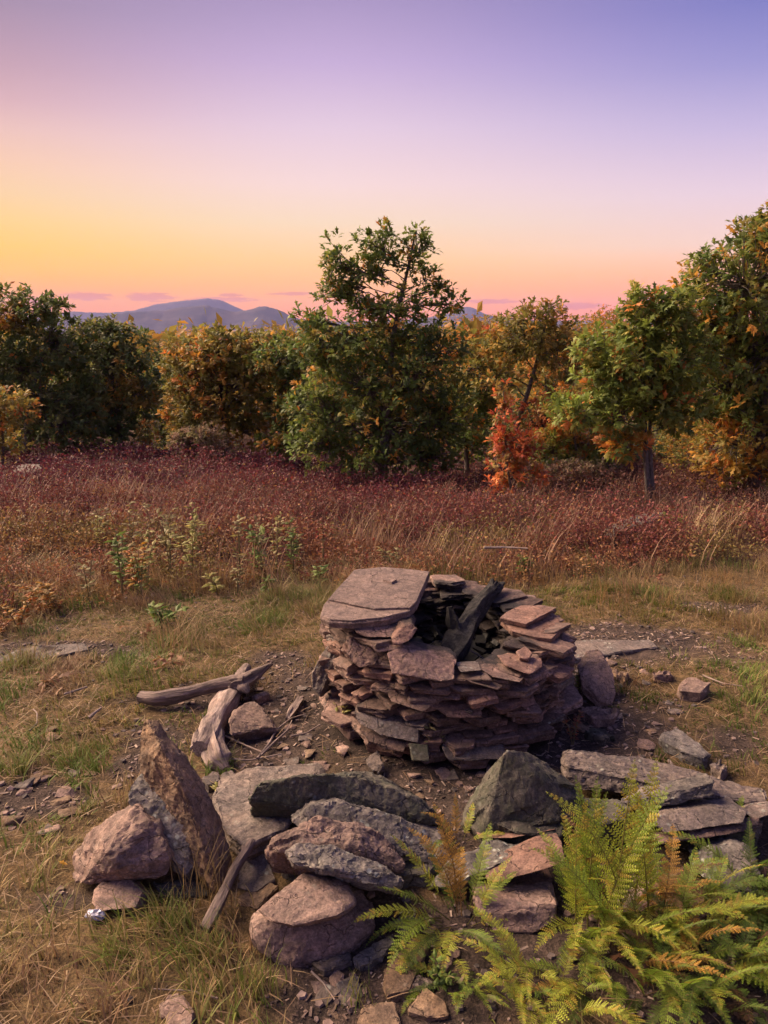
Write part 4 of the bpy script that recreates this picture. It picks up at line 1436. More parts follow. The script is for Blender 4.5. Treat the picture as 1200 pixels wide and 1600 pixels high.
def build_trees():
    tree('oak_tree', 'tall green oak with an open top standing alone in the middle', 592, 748, [
        (600, 660, 120, 75), (505, 640, 62, 70), (690, 650, 55, 70), (560, 590, 85, 60), (650, 585, 70, 62), (495, 690, 52, 42), (600, 710, 75, 30),
        (680, 705, 45, 34), (540, 530, 62, 42), (625, 520, 62, 38), (490, 535, 38, 36), (690, 545, 40, 45), (480, 496, 26, 16),
        (522, 412, 22, 42), (512, 462, 28, 20), (590, 385, 32, 30), (568, 425, 22, 22), (655, 388, 27, 28), (672, 436, 28, 24), (640, 418, 20, 14),
        (552, 462, 26, 18), (702, 474, 26, 14), (650, 470, 18, 12), (598, 360, 12, 14), (650, 360, 12, 10), (545, 440, 14, 26), (690, 450, 14, 14), (610, 482, 44, 18), (575, 480, 40, 20), (630, 455, 12, 10), (590, 425, 14, 12), (600, 400, 24, 14)],
        12.6, 1300, 9, .135, 'green', [4, 3, 4, 1.5, .8, .35], trunk_r=.085, accents=('olive', .62))
    tree('red_oak_sapling', 'small oak sapling with orange red leaves right of the tall green oak', 800, 788, [
        (798, 735, 34, 34), (790, 690, 28, 30), (815, 700, 30, 34), (788, 645, 20, 26), (786, 615, 12, 18), (775, 765, 24, 20), (838, 740, 18, 20)],
        9.5, 120, 8, .105, 'red', None, trunk_r=.018, accents=('gold', .45))
    tree('slender_oak', 'bright green young oak with a thin pale double trunk at right', 1015, 792, [
        (1000, 560, 70, 52), (950, 590, 50, 44), (1060, 560, 60, 60), (1010, 500, 55, 40), (1055, 480, 40, 32), (960, 640, 52, 34), (1060, 640, 46, 36), (925, 545, 26, 30),
        (1005, 610, 60, 40), (900, 640, 30, 22), (975, 690, 40, 24), (1000, 470, 28, 22)],
        9.3, 560, 9, .13, 'bright', [4, 3, 3, 1.5, 2, .5], trunk_r=.042, accents=('gold', .55), fork=.09)
    tree('broad_oak', 'largest dark green and gold oak filling the right edge', 1170, 800, [
        (1160, 440, 90, 80), (1215, 400, 70, 70), (1110, 500, 70, 62), (1190, 540, 110, 80), (1130, 600, 70, 66), (1220, 640, 90, 80), (1150, 680, 62, 52), (1100, 430, 36, 34), (1180, 362, 34, 24),
        (1210, 740, 70, 36), (1125, 740, 42, 24), (1085, 560, 40, 40), (1230, 345, 40, 40)],
        10.2, 1000, 9, .13, 'green', [3, 3, 2, 2, 2, 1], trunk_r=.09, accents=('gold', .35))
    tree('crooked_oak', 'oak with a crooked dark trunk and orange tinted top behind the red sapling', 790, 735, [
        (830, 520, 62, 38), (790, 545, 44, 36), (875, 540, 40, 36), (840, 490, 40, 18), (860, 480, 24, 12), (770, 590, 40, 34), (880, 600, 52, 34), (820, 500, 40, 20), (860, 655, 60, 40), (740, 570, 30, 36)],
        13.8, 420, 8, .13, 'olive', [2, 2, 3, 1.5, 1], trunk_r=.075, accents=('red', .55))
    tree('understory_oak', 'low green oak spreading right behind the tall green oak', 730, 735, [
        (730, 640, 46, 54), (745, 690, 40, 36), (715, 590, 36, 40), (760, 620, 34, 46), (705, 545, 34, 30)],
        14.6, 330, 8, .13, 'green', [3, 3, 2, 2, 2, .8], trunk_r=.05, accents=('gold', .5))
    tree('understory_oak', 'low green oak between the red sapling and the slender oak', 905, 740, [
        (900, 690, 60, 40), (860, 700, 36, 34), (940, 700, 50, 36), (890, 640, 46, 36)],
        12.5, 300, 8, .125, 'bright', None, trunk_r=.04, accents=('gold', .4))
    tree('leafy_oak', 'rounded olive green oak with yellowing leaves left of the tall green oak', 345, 712, [
        (345, 600, 80, 74), (290, 570, 44, 50), (400, 590, 52, 66), (340, 548, 60, 36), (300, 640, 48, 48), (400, 660, 50, 42), (350, 532, 36, 20), (425, 556, 34, 32)],
        16.5, 640, 8, .15, 'olive', [3, 2, 3, 1, .7], tmpl=SIM, trunk_r=.08, accents=('gold', .5))
    tree('leafy_oak', 'green oak touching the left side of the tall green oak', 450, 712, [
        (450, 600, 46, 66), (430, 562, 44, 36), (470, 650, 44, 50), (470, 552, 36, 26), (440, 690, 40, 26)],
        15.6, 330, 8, .14, 'green', [3, 3, 3, 2, 2, .6], tmpl=SIM, trunk_r=.06)
    tree('shady_oak', 'dark green oak at the left edge rising highest on that side', 40, 722, [
        (40, 560, 74, 66), (20, 490, 50, 40), (85, 530, 56, 54), (60, 480, 38, 24), (-20, 560, 60, 70), (70, 620, 80, 56), (20, 660, 70, 46), (110, 660, 56, 44), (90, 480, 18, 12)],
        17.5, 800, 8, .155, 'dark', None, tmpl=SIM, trunk_r=.09, accents=('olive', .55))
    tree('shady_oak', 'dark green round topped oak next to the leftmost oak', 190, 716, [
        (172, 570, 62, 56), (150, 534, 42, 34), (195, 544, 46, 38), (130, 604, 56, 52), (185, 632, 64, 52), (222, 606, 36, 50), (172, 510, 36, 13), (170, 670, 62, 34)],
        18.5, 640, 8, .16, 'dark', None, tmpl=SIM, trunk_r=.08, accents=('olive', .5))
    tree('yellowing_bush', 'low bush with yellowing leaves at the left edge', 5, 742, [
        (0, 630, 44, 30), (25, 640, 32, 26), (5, 690, 36, 30), (-15, 660, 40, 50)],
        13.8, 150, 8, .13, 'gold', [1, 3, 1, 3, .2], trunk_r=.04, cat='bush')
    tree('mauve_shrub', 'low mauve grey shrub in front of the olive oak', 312, 724, [
        (310, 695, 46, 26), (285, 690, 26, 22), (345, 700, 34, 20), (320, 678, 30, 16)],
        15.2, 330, 9, .07, 'mauve', None, tmpl=SIM, trunk_r=.02, cat='shrub')
    tree('orange_shrub', 'little orange shrub in the gap between the dark oaks and olive oak', 232, 706, [
        (230, 672, 18, 18), (222, 690, 16, 12)], 17.0, 40, 8, .10, 'gold', None, trunk_r=.015, cat='shrub')
    tree('undergrowth_bush', 'dim brown green bush under the broad oak', 1120, 770, [
        (1120, 735, 60, 30), (1075, 730, 34, 26), (1170, 740, 50, 30)], 11.4, 200, 8, .10, 'olive', None, trunk_r=.03, cat='bush')
    tree('undergrowth_bush', 'reddish brown bush at the foot of the low oak behind the red sapling', 900, 748, [
        (890, 735, 50, 20), (930, 738, 40, 18), (850, 740, 34, 14)], 11.8, 150, 8, .09, 'mauve', None, trunk_r=.03, cat='bush')
    # forest behind: individually placed, tops just at the skyline
    back = [(110, 575, 24, 'dark', 70, 55, 'behind the two dark oaks on the left'), (255, 556, 27, 'olive', 52, 34, 'just right of the round topped dark oak'), (285, 536, 30, 'gold', 56, 26, 'on the skyline under the far mountain'),
            (330, 534, 36, 'gold', 56, 22, 'farthest back under the mountain peak'), (400, 532, 33, 'olive', 56, 26, 'under the right foot of the mountain'), (445, 540, 26, 'olive', 44, 32, 'touching the tall oak at skyline height on its left'),
            (550, 540, 28, 'olive', 60, 40, 'behind the left half of the tall oak'), (640, 540, 30, 'olive', 60, 36, 'behind the right half of the tall oak'), (720, 528, 27, 'gold', 50, 40, 'on the skyline right of the tall oak'),
            (775, 515, 34, 'olive', 50, 26, 'on the skyline left of the crooked oak'), (900, 518, 29, 'olive', 56, 30, 'on the skyline right of the crooked oak'), (960, 510, 24, 'gold', 44, 34, 'on the skyline left of the slender oak'),
            (935, 530, 20, 'olive', 50, 44, 'between the crooked oak and the slender oak'), (860, 560, 20, 'gold', 56, 50, 'behind the trunk of the crooked oak'), (690, 600, 21, 'olive', 56, 50, 'in the shade right of the tall oak'),
            (250, 600, 22, 'dark', 50, 60, 'in the dark gap left of the olive oak'), (1040, 560, 18, 'olive', 80, 70, 'behind the crown of the slender oak'), (500, 600, 22, 'olive', 70, 60, 'in the shade left of the tall oak'),
            (-30, 550, 26, 'dark', 70, 60, 'cut off by the left edge behind the leftmost oak'), (1120, 520, 20, 'olive', 80, 80, 'behind the broad oak at right'),
            (300, 650, 21, 'olive', 60, 40, 'low behind the mauve shrub'), (780, 650, 19, 'dark', 60, 50, 'low behind the red sapling'), (990, 690, 15, 'dark', 60, 34, 'low behind the thin double trunk'), (1090, 690, 14, 'olive', 60, 40, 'low between slender oak and broad oak'),
            (60, 650, 22, 'dark', 70, 40, 'low behind the leftmost oak')]
    wh = {'dark': 'dark green', 'olive': 'olive', 'gold': 'golden'}
    shared = {}
    for pal in ('dark', 'olive', 'gold'):
        for vr in range(2):
            lob = [(np.zeros(3), np.array([1, 1, 1.0]))]
            for k in range(6):
                r_ = random.uniform(.4, .65)
                lob.append((np.array([random.uniform(-.8, .8), random.uniform(-.7, .7), random.uniform(-.9, .45)]), np.array([r_, r_, r_])))
            lob += [(np.array([0, 0, -1.2]), np.array([.9, .9, .7])), (np.array([.3, .1, -1.9]), np.array([.8, .8, .6])), (np.array([-.4, -.1, -1.9]), np.array([.8, .8, .6]))]
            me, _, _ = crown_mesh('crown', lob, 820, 8, .085, pal, None, None, DIA, ('gold', .5) if pal != 'dark' else None, .3)
            me.materials.append(LEAF)
            shared[pal, vr] = me
    for i, (px, py, Y, pal, rx, ry, wher) in enumerate(back):
        c = PY(px, py, Y)
        s_ = Y * math.cos(PITCH) / 1200
        base = np.array([c[0], Y, H(float(c[0]), float(Y))])
        root = empty('forest_oak', base)
        tag(root, wh[pal] + ' oak ' + wher, 'tree', 'oaks of the wood behind the clearing')
        o = link('crown', shared[pal, i % 2], None, root, c - base)
        o.scale = (rx * s_, rx * s_, ry * s_)
        o.rotation_euler = (0, 0, random.uniform(0, 6.28))
        hgt = c[2] - base[2]
        sp = np.linspace(0, 1, 7)
        v, f = tube(np.stack([.05 * np.sin(sp * 5 + i), .04 * np.cos(sp * 4 + i), -.1 + (hgt + .1) * sp], 1), .10 * (1 - .8 * sp), 8, i, .1)
        tme = MB().add(v, f).mesh('trunk')
        at = tme.attributes.new('Grain', 'FLOAT_VECTOR', 'POINT')
        at.data.foreach_set('vector', np.asarray(v, np.float32).ravel())
        link('trunk', tme, WOOD_TREE, root)
    # the wood further down the slope, one mass
    n = 5200
    y = rng.uniform(24, 75, n)
    x = rng.uniform(-1, 1, n) * (y * .62 + 4)
    hh = 4.6 + 1.3 * n2(x, y, 6, 81, 2)
    t = rng.uniform(0, 1, n) ** .6
    p = np.stack([x, y, H(x, y) + hh * t], 1)
    p[:, 2] = np.minimum(p[:, 2], CAM_H - .022 * y + .3 * n2(x, y, 2.5, 82, 2))
    per = 6
    N = n * per
    ci = np.repeat(np.arange(n), per)
    d = norm(rng.normal(size=(N, 3)) + np.array([0, 0, .2]))
    nr = norm(rng.normal(size=(N, 3)) * .6 + np.array([0, -.2, .8]))
    sc = rng.uniform(.22, .42, N) * (1 + y[ci] / 70)
    dv = np.array([(0, 0, 0), (.27, .48, 0), (0, 1, -.1), (-.27, .48, 0)], float)
    df = np.array([(0, 1, 2), (0, 2, 3)])
    v, f = scatter(dv, df, p[ci] + rng.normal(size=(N, 3)) * .28, frames(d, nr), np.stack([sc, sc, sc], 1))
    c = pick_cols('olive', None, n)
    gsel = n2(x, y, 9, 83, 2) > .25
    c[gsel] = pick_cols('gold', None, int(gsel.sum()))
    me = mesh_np('distant_wood', v, f, False, np.repeat(c[ci], 4, 0))
    tag(link('distant_wood', me, LEAF), 'distant autumn wood falling away down the slope', 'wood', kind='stuff')


build_trees()

# ================================================================== GROUND COVER
def blade_tmpl(seg=3, bend=.5):
    v, f = [], []
    for i in range(seg + 1):
        t = i / seg
        w = .5 * (1 - t ** 1.6)
        y = t * (1 - .25 * bend * t)
        x = bend * t * t
        if i < seg:
            v += [(-w, x, y), (w, x, y)]
        else:
            v += [(0, x, y)]
    for i in range(seg - 1):
        a = i * 2
        f += [(a, a + 1, a + 3), (a, a + 3, a + 2)]
    a = (seg - 1) * 2
    f.append((a, a + 1, a + 2))
    return np.array(v, float), np.array(f)


def zrot(a, lean=None, leandir=None):
    c, s = np.cos(a), np.sin(a)
    z = np.zeros_like(a)
    return np.stack([np.stack([c, -s, z], 1), np.stack([s, c, z], 1), np.stack([z, z, z + 1], 1)], 1)


def in_view(x, y, margin=.35):
    return np.abs(x) < (y * .53 + .25 + margin)


SOLID = []   # (x, y, r) keep-out discs for plants
def collect_solids():
    bpy.context.view_layer.update()
    for o in bpy.data.objects:
        if o.type == 'MESH' and o.parent is None and o.get('category') in ('rock', 'stone slab', 'boulder', 'flagstone') and o.location.y < 5:
            d = o.dimensions
            n = max(1, int(math.ceil(max(d.x, d.y) / max(min(d.x, d.y), .03))))
            ax = 0 if d.x > d.y else 1
            L = (d.x if ax == 0 else d.y)
            r = min(d.x, d.y) / 2 * .85
            for k in range(n):
                off = (-L / 2 + (k + .5) * L / n)
                SOLID.append((o.location.x + (off if ax == 0 else 0), o.location.y + (off if ax == 1 else 0), r))
    SOLID.append((RING[0], RING[1], .56))
    for px, py in ((322, 1450), (332, 1430), (340, 1415), (350, 1395), (362, 1370), (375, 1350), (385, 1335)):
        q = PG(px, py)
        SOLID.append((q[0], q[1], .035))


collect_solids()


def free(x, y, pad=0.0):
    ok = np.ones(len(x), bool)
    for cx, cy_, r in SOLID:
        ok &= np.hypot(x - cx, y - cy_) > r + pad
    return ok


def build_grass():
    V, F, Cc = [], [], []
    n0 = 0
    # tufts
    def field(n_tufts, ylo, yhi, per, hlo, hhi, width, spread, colour, keep):
        nonlocal n0
        y = np.sqrt(rng.uniform(ylo ** 2, yhi ** 2, n_tufts))
        x = rng.uniform(-1, 1, n_tufts) * (y * .53 + .95)
        b = bare(x, y)
        k = keep(x, y, b) & free(x, y)
        x, y, b = x[k], y[k], b[k]
        M = len(x)
        N = M * per
        ti = np.repeat(np.arange(M), per)
        bx = x[ti] + rng.normal(size=N) * spread
        by = y[ti] + rng.normal(size=N) * spread
        ok = free(bx, by, -.01)
        bx, by, ti = bx[ok], by[ok], ti[ok]
        N = len(bx)
        comb_ = 1.2 + 2.2 * n2(x, y, .6, 61, 2)
        yaw = comb_[ti] + rng.normal(size=N) * .9
        clump = np.clip(.75 + .8 * n2(x, y, .22, 62, 2), .3, 1.6)
        hgt = rng.uniform(hlo, hhi, N) * clump[ti] * (1 - .35 * b[ti])
        for bi, bend in enumerate((.35, .75, 1.25)):
            s = rng.integers(0, 3, N) == bi
            tv, tf = blade_tmpl(3, bend)
            nn = int(s.sum())
            rot = zrot(yaw[s])
            sc = np.stack([width * rng.uniform(.6, 1.3, nn), hgt[s], hgt[s]], 1)
            pz = H(bx[s], by[s]) - .004
            v, f = scatter(tv, tf, np.stack([bx[s], by[s], pz], 1), rot, sc)
            c = colour(bx[s], by[s], ti[s], x, y)
            V.append(v)
            F.append(f + n0)
            Cc.append(np.repeat(c, len(tv), 0))
            n0 += len(v)

    def col_near(bx, by, ti, x, y):
        g = n2(x, y, .30, 63, 3)[ti] * 1.2 + rng.normal(size=len(bx)) * .33 - .22 - .22 * (y[ti] < 2.7)
        cs = np.array([(.115, .165, .028), (.175, .19, .042), (.27, .21, .075), (.37, .26, .125), (.24, .145, .08)])
        k = np.clip((g + .55) / 1.35 * 4, 0, 3.999)
        i = k.astype(int)
        u = (k - i)[:, None]
        c = cs[i] * (1 - u) + cs[i + 1] * u
        return c * rng.uniform(.7, 1.25, (len(bx), 1))

    def col_dry(bx, by, ti, x, y):
        g = n2(x, y, .5, 64, 3)[ti] + rng.normal(size=len(bx)) * .35
        cs = np.array([(.11, .13, .03), (.25, .19, .075), (.36, .25, .12), (.30, .18, .085)])
        k = np.clip((g + .75) / 1.4 * 3, 0, 2.999)
        i = k.astype(int)
        u = (k - i)[:, None]
        return (cs[i] * (1 - u) + cs[i + 1] * u) * rng.uniform(.7, 1.25, (len(bx), 1))

    field(7200, 1.25, 4.9, 14, .03, .078, .0042, .022, col_near, lambda x, y, b: rng.uniform(size=len(x)) > b * 1.08)
    field(1800, 3.6, 5.6, 14, .08, .20, .0036, .035, col_dry, lambda x, y, b: (rng.uniform(size=len(x)) > b * 1.1) & (n2(x, y, .5, 66, 2) + (y - 4.4) * .5 > -.35))
    field(260, 1.3, 2.6, 16, .05, .10, .0034, .02, col_near, lambda x, y, b: (rng.uniform(size=len(x)) > b * 1.2) & (x < -.25))
    # thatch lying flat
    n = 15000
    y = np.sqrt(rng.uniform(1.25 ** 2, 5.0 ** 2, n))
    x = rng.uniform(-1, 1, n) * (y * .53 + .95)
    k = (rng.uniform(size=n) > bare(x, y) * .85) & free(x, y)
    x, y = x[k], y[k]
    N = len(x)
    d = norm(np.stack([rng.normal(size=N), rng.normal(size=N), rng.uniform(-.05, .35, N)], 1))
    up = np.tile(np.array([0, 0, 1.0]), (N, 1))
    tv = np.array([(-.5, 0, 0), (.5, 0, 0), (.35, .5, .06), (-.35, .5, .06), (0, 1, 0)], float)
    tf = np.array([(0, 1, 2), (0, 2, 3), (3, 2, 4)])
    sc = np.stack([np.full(N, .0032), rng.uniform(.04, .11, N), np.full(N, .05)], 1)
    v, f = scatter(tv, tf, np.stack([x, y, H(x, y) + rng.uniform(.004, .02, N)], 1), frames(d, up), sc)
    c = np.array([(.33, .235, .14), (.25, .16, .09), (.19, .12, .075)])[rng.integers(0, 3, N)] * rng.uniform(.7, 1.2, (N, 1))
    V.append(v); F.append(f + n0); Cc.append(np.repeat(c, 5, 0)); n0 += len(v)
    me = mesh_np('grass', np.concatenate(V), np.concatenate(F), True, np.concatenate(Cc))
    o = link('grass', me, GRASS)
    tag(o, 'short green and straw coloured grass of the clearing', 'grass', kind='stuff')
    print('grass tris', len(me.polygons))


build_grass()


def build_heath():
    lt_v = np.array([(0, 0, 0), (.26, .45, .05), (0, 1, -.08), (-.26, .45, .05)], float)
    lt_f = np.array([(0, 1, 2), (0, 2, 3)])
    V, F, Cc = [], [], []
    n0 = 0
    PALH = np.array([(0.264, 0.160, 0.057), (0.216, 0.092, 0.043), (0.176, 0.058, 0.043), (0.144, 0.034, 0.038), (0.104, 0.021, 0.036), (0.084, 0.024, 0.040)])
    for (ylo, yhi, n, per, leaf, hlo, hhi) in ((3.6, 6.2, 1950, 44, .026, .18, .36), (6.0, 9.0, 2550, 38, .034, .24, .42), (8.8, 13.5, 2750, 31, .048, .26, .42), (13, 22, 1900, 24, .075, .22, .36)):
        # bushes of several shoots each, with gaps between them
        nb = n // 7
        yb = np.sqrt(rng.uniform(ylo ** 2, yhi ** 2, nb))
        xb = rng.uniform(-1, 1, nb) * (yb * .53 + 1.2)
        gb = .85 + (yb - 5.0) * .33 + 1.2 * n2(xb, yb, 1.5, 72, 3) + rng.normal(size=nb) * .5 + np.clip(-xb - 1, 0, 4) * .08 * (yb > 8)
        gb = np.where((xb > 1.5) & (yb < 8.5), gb + .4, gb)
        hb = rng.uniform(hlo, hhi, nb) * np.clip(1 + .6 * n2(xb, yb, .9, 71, 3), .4, 1.7)
        bi = np.repeat(np.arange(nb), 7)
        sp_ = .10 + .012 * yb[bi]
        x = xb[bi] + rng.normal(size=len(bi)) * sp_
        y = yb[bi] + rng.normal(size=len(bi)) * sp_
        k = (rng.uniform(size=len(bi)) < heath_mask(x, y)) & (rng.uniform(size=len(bi)) > bare(x, y) * .9)
        x, y, bi = x[k], y[k], bi[k]
        M = len(x)
        z = H(x, y)
        off2 = np.hypot(x - xb[bi], y - yb[bi]) / (.10 + .012 * yb[bi])
        hh = hb[bi] * np.clip(1.15 - .22 * off2, .45, 1.1) * (.45 + .55 * np.clip((y - 4.3) / 1.8, 0, 1)) * rng.uniform(.8, 1.15, M)
        g = np.clip(gb[bi] + rng.normal(size=M) * .2, 0, 4.999)
        i = g.astype(int)
        u = (g - i)[:, None]
        base = PALH[i] * (1 - u) + PALH[i + 1] * u
        base = base * (1 + .30 * n2(xb, yb, .6, 79, 2))[bi][:, None]
        ol = (n2(x, y, .7, 73, 2) > .42) & (y < 7)
        base[ol] = base[ol] * .3 + np.array([.17, .15, .04]) * .7
        dull = (x > 1.2) & (y > 7.5)
        base[dull] = base[dull] * .55 + np.array([.085, .055, .035]) * .45
        # leaves
        N = M * per
        si = np.repeat(np.arange(M), per)
        t = rng.uniform(.12, 1, N) ** .75
        lean = rng.normal(size=(M, 2)) * .35
        a = rng.uniform(0, 6.283, N)
        spread = (.03 + .16 * t * hh[si] / .4)
        r = np.sqrt(rng.uniform(0, 1, N)) * spread
        p = np.stack([x[si] + lean[si, 0] * t * hh[si] * .5 + r * np.cos(a), y[si] + lean[si, 1] * t * hh[si] * .5 + r * np.sin(a), z[si] + t * hh[si] * (1 - .25 * (r / spread) ** 2)], 1)
        d = norm(np.stack([np.cos(a) * .8, np.sin(a) * .8, rng.uniform(-.3, 1.0, N)], 1) + rng.normal(size=(N, 3)) * .3)
        nrm = norm(rng.normal(size=(N, 3)) * .6 + np.array([0, 0, .8]))
        sc = leaf * rng.uniform(.6, 1.25, N)
        v, f = scatter(lt_v, lt_f, p, frames(d, nrm), np.stack([sc, sc, sc], 1))
        c = base[si] * rng.uniform(.6, 1.35, (N, 1))
        st = rng.uniform(size=N)
        c[st < .025] = np.array([.36, .20, .06])
        c[(st > .06) & (st < .09)] = np.array([.26, .05, .035])
        c[(st > .10) & (st < .16)] = np.array([.13, .085, .05])
        V.append(v); F.append(f + n0); Cc.append(np.repeat(c, 4, 0)); n0 += len(v)
        # stems: thin upright slivers
        ns = 3
        sN = M * ns
        s2 = np.repeat(np.arange(M), ns)
        tv = np.array([(-.5, 0, 0), (.5, 0, 0), (0, 0, 1.0)], float)
        tf = np.array([(0, 1, 2)])
        dd = norm(np.stack([rng.normal(size=sN) * .3, rng.normal(size=sN) * .3, np.ones(sN)], 1))
        xx = norm(np.cross(dd, np.tile([0.0, 1, 0], (sN, 1))))
        rot = np.stack([xx, np.cross(dd, xx), dd], 2)
        w = .004 + .0006 * y[s2]
        v, f = scatter(tv, tf, np.stack([x[s2], y[s2], z[s2]], 1) + rng.normal(size=(sN, 3)) * np.array([.05, .05, 0]), rot, np.stack([w, w, hh[s2] * rng.uniform(.8, 1.25, sN)], 1))
        V.append(v); F.append(f + n0); Cc.append(np.tile(np.array([.12, .065, .055]), (len(v), 1)) * rng.uniform(.7, 1.4, (len(v), 1))); n0 += len(v)
        # bleached grass stalks standing among the bushes
        gN = n // 2
        gy_ = np.sqrt(rng.uniform(ylo ** 2, yhi ** 2, gN))
        gx_ = rng.uniform(-1, 1, gN) * (gy_ * .53 + 1.2)
        kk = (n2(gx_, gy_, 1.0, 75, 2) > .05) & (rng.uniform(size=gN) < heath_mask(gx_, gy_)) & (gy_ < 11)
        gx_, gy_ = gx_[kk], gy_[kk]
        if len(gx_):
            gs = np.repeat(np.arange(len(gx_)), 5)
            gN = len(gs)
            bt, bf = blade_tmpl(3, .5)
            yaw = rng.uniform(0, 6.28, gN)
            hg = rng.uniform(.2, .5, gN)
            wdt = .003 + .0007 * gy_[gs]
            pp = np.stack([gx_[gs] + rng.normal(size=gN) * .05, gy_[gs] + rng.normal(size=gN) * .05, np.zeros(gN)], 1)
            pp[:, 2] = H(pp[:, 0], pp[:, 1])
            v, f = scatter(bt, bf, pp, zrot(yaw), np.stack([wdt, hg, hg], 1))
            c = np.array([(.33, .21, .13), (.26, .15, .10), (.22, .12, .08)])[rng.integers(0, 3, gN)]
            V.append(v); F.append(f + n0); Cc.append(np.repeat(c, len(bt), 0)); n0 += len(v)
    me = mesh_np('heath', np.concatenate(V), np.concatenate(F), False, np.concatenate(Cc))
    o = link('heath', me, HEATH)
    tag(o, 'low autumn heath of red and orange blueberry bushes behind the clearing', 'heath', kind='stuff')
    print('heath tris', len(me.polygons))


build_heath()


def build_litter():
    # bark flakes and stone chips on the bare soil
    v1, f1 = rock_geo(np.array([(x, y, z) for x in (-.5, .5) for y in (-.5, .5) for z in (-.12, .12)]) * np.array([1, .6, 1]), 2, 50, 7, 1, 1)
    bx = np.array([(-.5, -.13, 0), (.5, -.09, .02), (.46, .1, .0), (-.48, .12, .03), (-.5, -.13, .07), (.5, -.09, .09), (.46, .1, .07), (-.48, .12, .10)], float)
    bf = np.array([(0, 1, 5), (0, 5, 4), (1, 2, 6), (1, 6, 5), (2, 3, 7), (2, 7, 6), (3, 0, 4), (3, 4, 7), (4, 5, 6), (4, 6, 7)])
    rk = np.array([(-.5, -.3, 0), (.1, -.5, 0), (.5, .0, 0), (.2, .45, 0), (-.4, .3, 0), (-.4, -.22, .2), (.1, -.4, .25), (.4, .0, .2), (.15, .34, .22), (-.3, .25, .25)], float)
    rf = np.array([(0, 1, 6), (0, 6, 5), (1, 2, 7), (1, 7, 6), (2, 3, 8), (2, 8, 7), (3, 4, 9), (3, 9, 8), (4, 0, 5), (4, 5, 9), (5, 6, 7), (5, 7, 8), (5, 8, 9)])
    for name, lab, tv, tf, n, lo, hi, cols, zr in (
        ('bark_chips', 'bark flakes and wood chips strewn over the bare soil', bx, bf, 34000, .007, .028, [(.22, .155, .125), (.15, .10, .08), (.10, .068, .055), (.33, .25, .20), (.07, .05, .042)], .5),
        ('stone_chips', 'small reddish stone chips strewn over the bare soil', rk, rf, 13000, .006, .030, [(.19, .13, .11), (.14, .10, .09), (.11, .085, .08), (.24, .175, .15), (.08, .065, .06)], .25)):
        y = np.sqrt(rng.uniform(1.25 ** 2, 5.2 ** 2, n))
        x = rng.uniform(-1, 1, n) * (y * .53 + .95)
        b = bare(x, y)
        k = (rng.uniform(size=n) < np.clip(b * 1.1 + .03, 0, 1)) & free(x, y, -.02)
        x, y = x[k], y[k]
        N = len(x)
        d = norm(np.stack([rng.normal(size=N), rng.normal(size=N), rng.normal(size=N) * .18], 1))
        up = norm(np.stack([rng.normal(size=N) * zr * .5, rng.normal(size=N) * zr * .5, np.ones(N)], 1))
        y_ax = norm(np.cross(up, d))
        rt = np.stack([d, y_ax, np.cross(d, y_ax)], 2)
        s = rng.uniform(0, 1, N) ** 2.2 * (hi - lo) + lo
        s3 = np.stack([s, s * rng.uniform(.7, 1.3, N), s * rng.uniform(.7, 1.2, N)], 1)
        v, f = scatter(tv, tf, np.stack([x, y, H(x, y) + .001], 1), rt, s3)
        c = np.array(cols)[rng.integers(0, len(cols), N)] * rng.uniform(.7, 1.2, (N, 1))
        me = mesh_np(name, v, f, False, np.repeat(c, len(tv), 0))
        o = link(name, me, CHIP)
        tag(o, lab, 'chips', kind='stuff')
    # loose stones big enough to be picked up
    protos = []
    for i in range(8):
        p = rng.uniform(-.5, .5, (14, 3)) * np.array([1, .75, .3])
        v, f = rock_geo(p * .08, 3, 50, 400 + i, 1, 1)
        v[:, 2] -= v[:, 2].min()
        me = mesh_np('loose_stone', v, f, True, sharp=30)
        me.materials.append(RM[('pink', 'grey', 'tan', 'pink')[i % 4]])
        protos.append(me)
    zones = [('small loose stone lying in the bare dirt right of the fireplace', 'loose stones right of the fireplace', (900, 1110, 1020, 1230), 22),
             ('small loose stone lying in the stony patch at the left edge', 'loose stones at the left edge', (5, 120, 1195, 1300), 14),
             ('small loose stone on the dirt between the log and the fireplace', 'loose stones between log and fireplace', (400, 560, 1070, 1200), 16),
             ('small loose stone on the soil in front of the fireplace', 'loose stones before the fireplace', (590, 780, 1195, 1260), 16),
             ('small loose stone in the grass left of the upright slab', 'loose stones in the left grass', (60, 215, 1130, 1240), 7),
             ('small loose stone on the soil by the bottom flagstones', 'loose stones by the flagstones', (470, 720, 1440, 1590), 12)]
    for lab, grp, (x0, x1, y0, y1), n in zones:
        for k in range(n):
            for _ in range(30):
                q = PG(random.uniform(x0, x1), random.uniform(y0, y1))
                if free(np.array([q[0]]), np.array([q[1]]), .015)[0]:
                    break
            o = link('loose_stone', random.choice(protos), None, None, (q[0], q[1], H(float(q[0]), float(q[1])) - .006))
            s = random.uniform(.45, 1.15)
            o.scale = (s, s * random.uniform(.8, 1.2), s * random.uniform(.7, 1.1))
            o.rotation_euler = (random.uniform(-.15, .15), random.uniform(-.15, .15), random.uniform(0, 6.28))
            tag(o, lab, 'stone', grp)
    # dry oak leaves
    tv, tf = OAK
    lm = []
    for i, c in enumerate(((.20, .09, .045), (.15, .07, .04), (.26, .13, .06), (.50, .26, .03))):
        v = tv.copy()
        v[:, 2] = v[:, 2] * 1.2 + .35 * v[:, 0] ** 2 * (2 if i % 2 else -2) + .1 * np.sin(v[:, 1] * 4 + i)
        v[:, 2] -= v[:, 2].min()
        lm.append(mesh_np('dry_leaf', v * .09, tf, False, np.tile(np.array(c), (len(v), 1))))
        lm[-1].materials.append(LEAF)
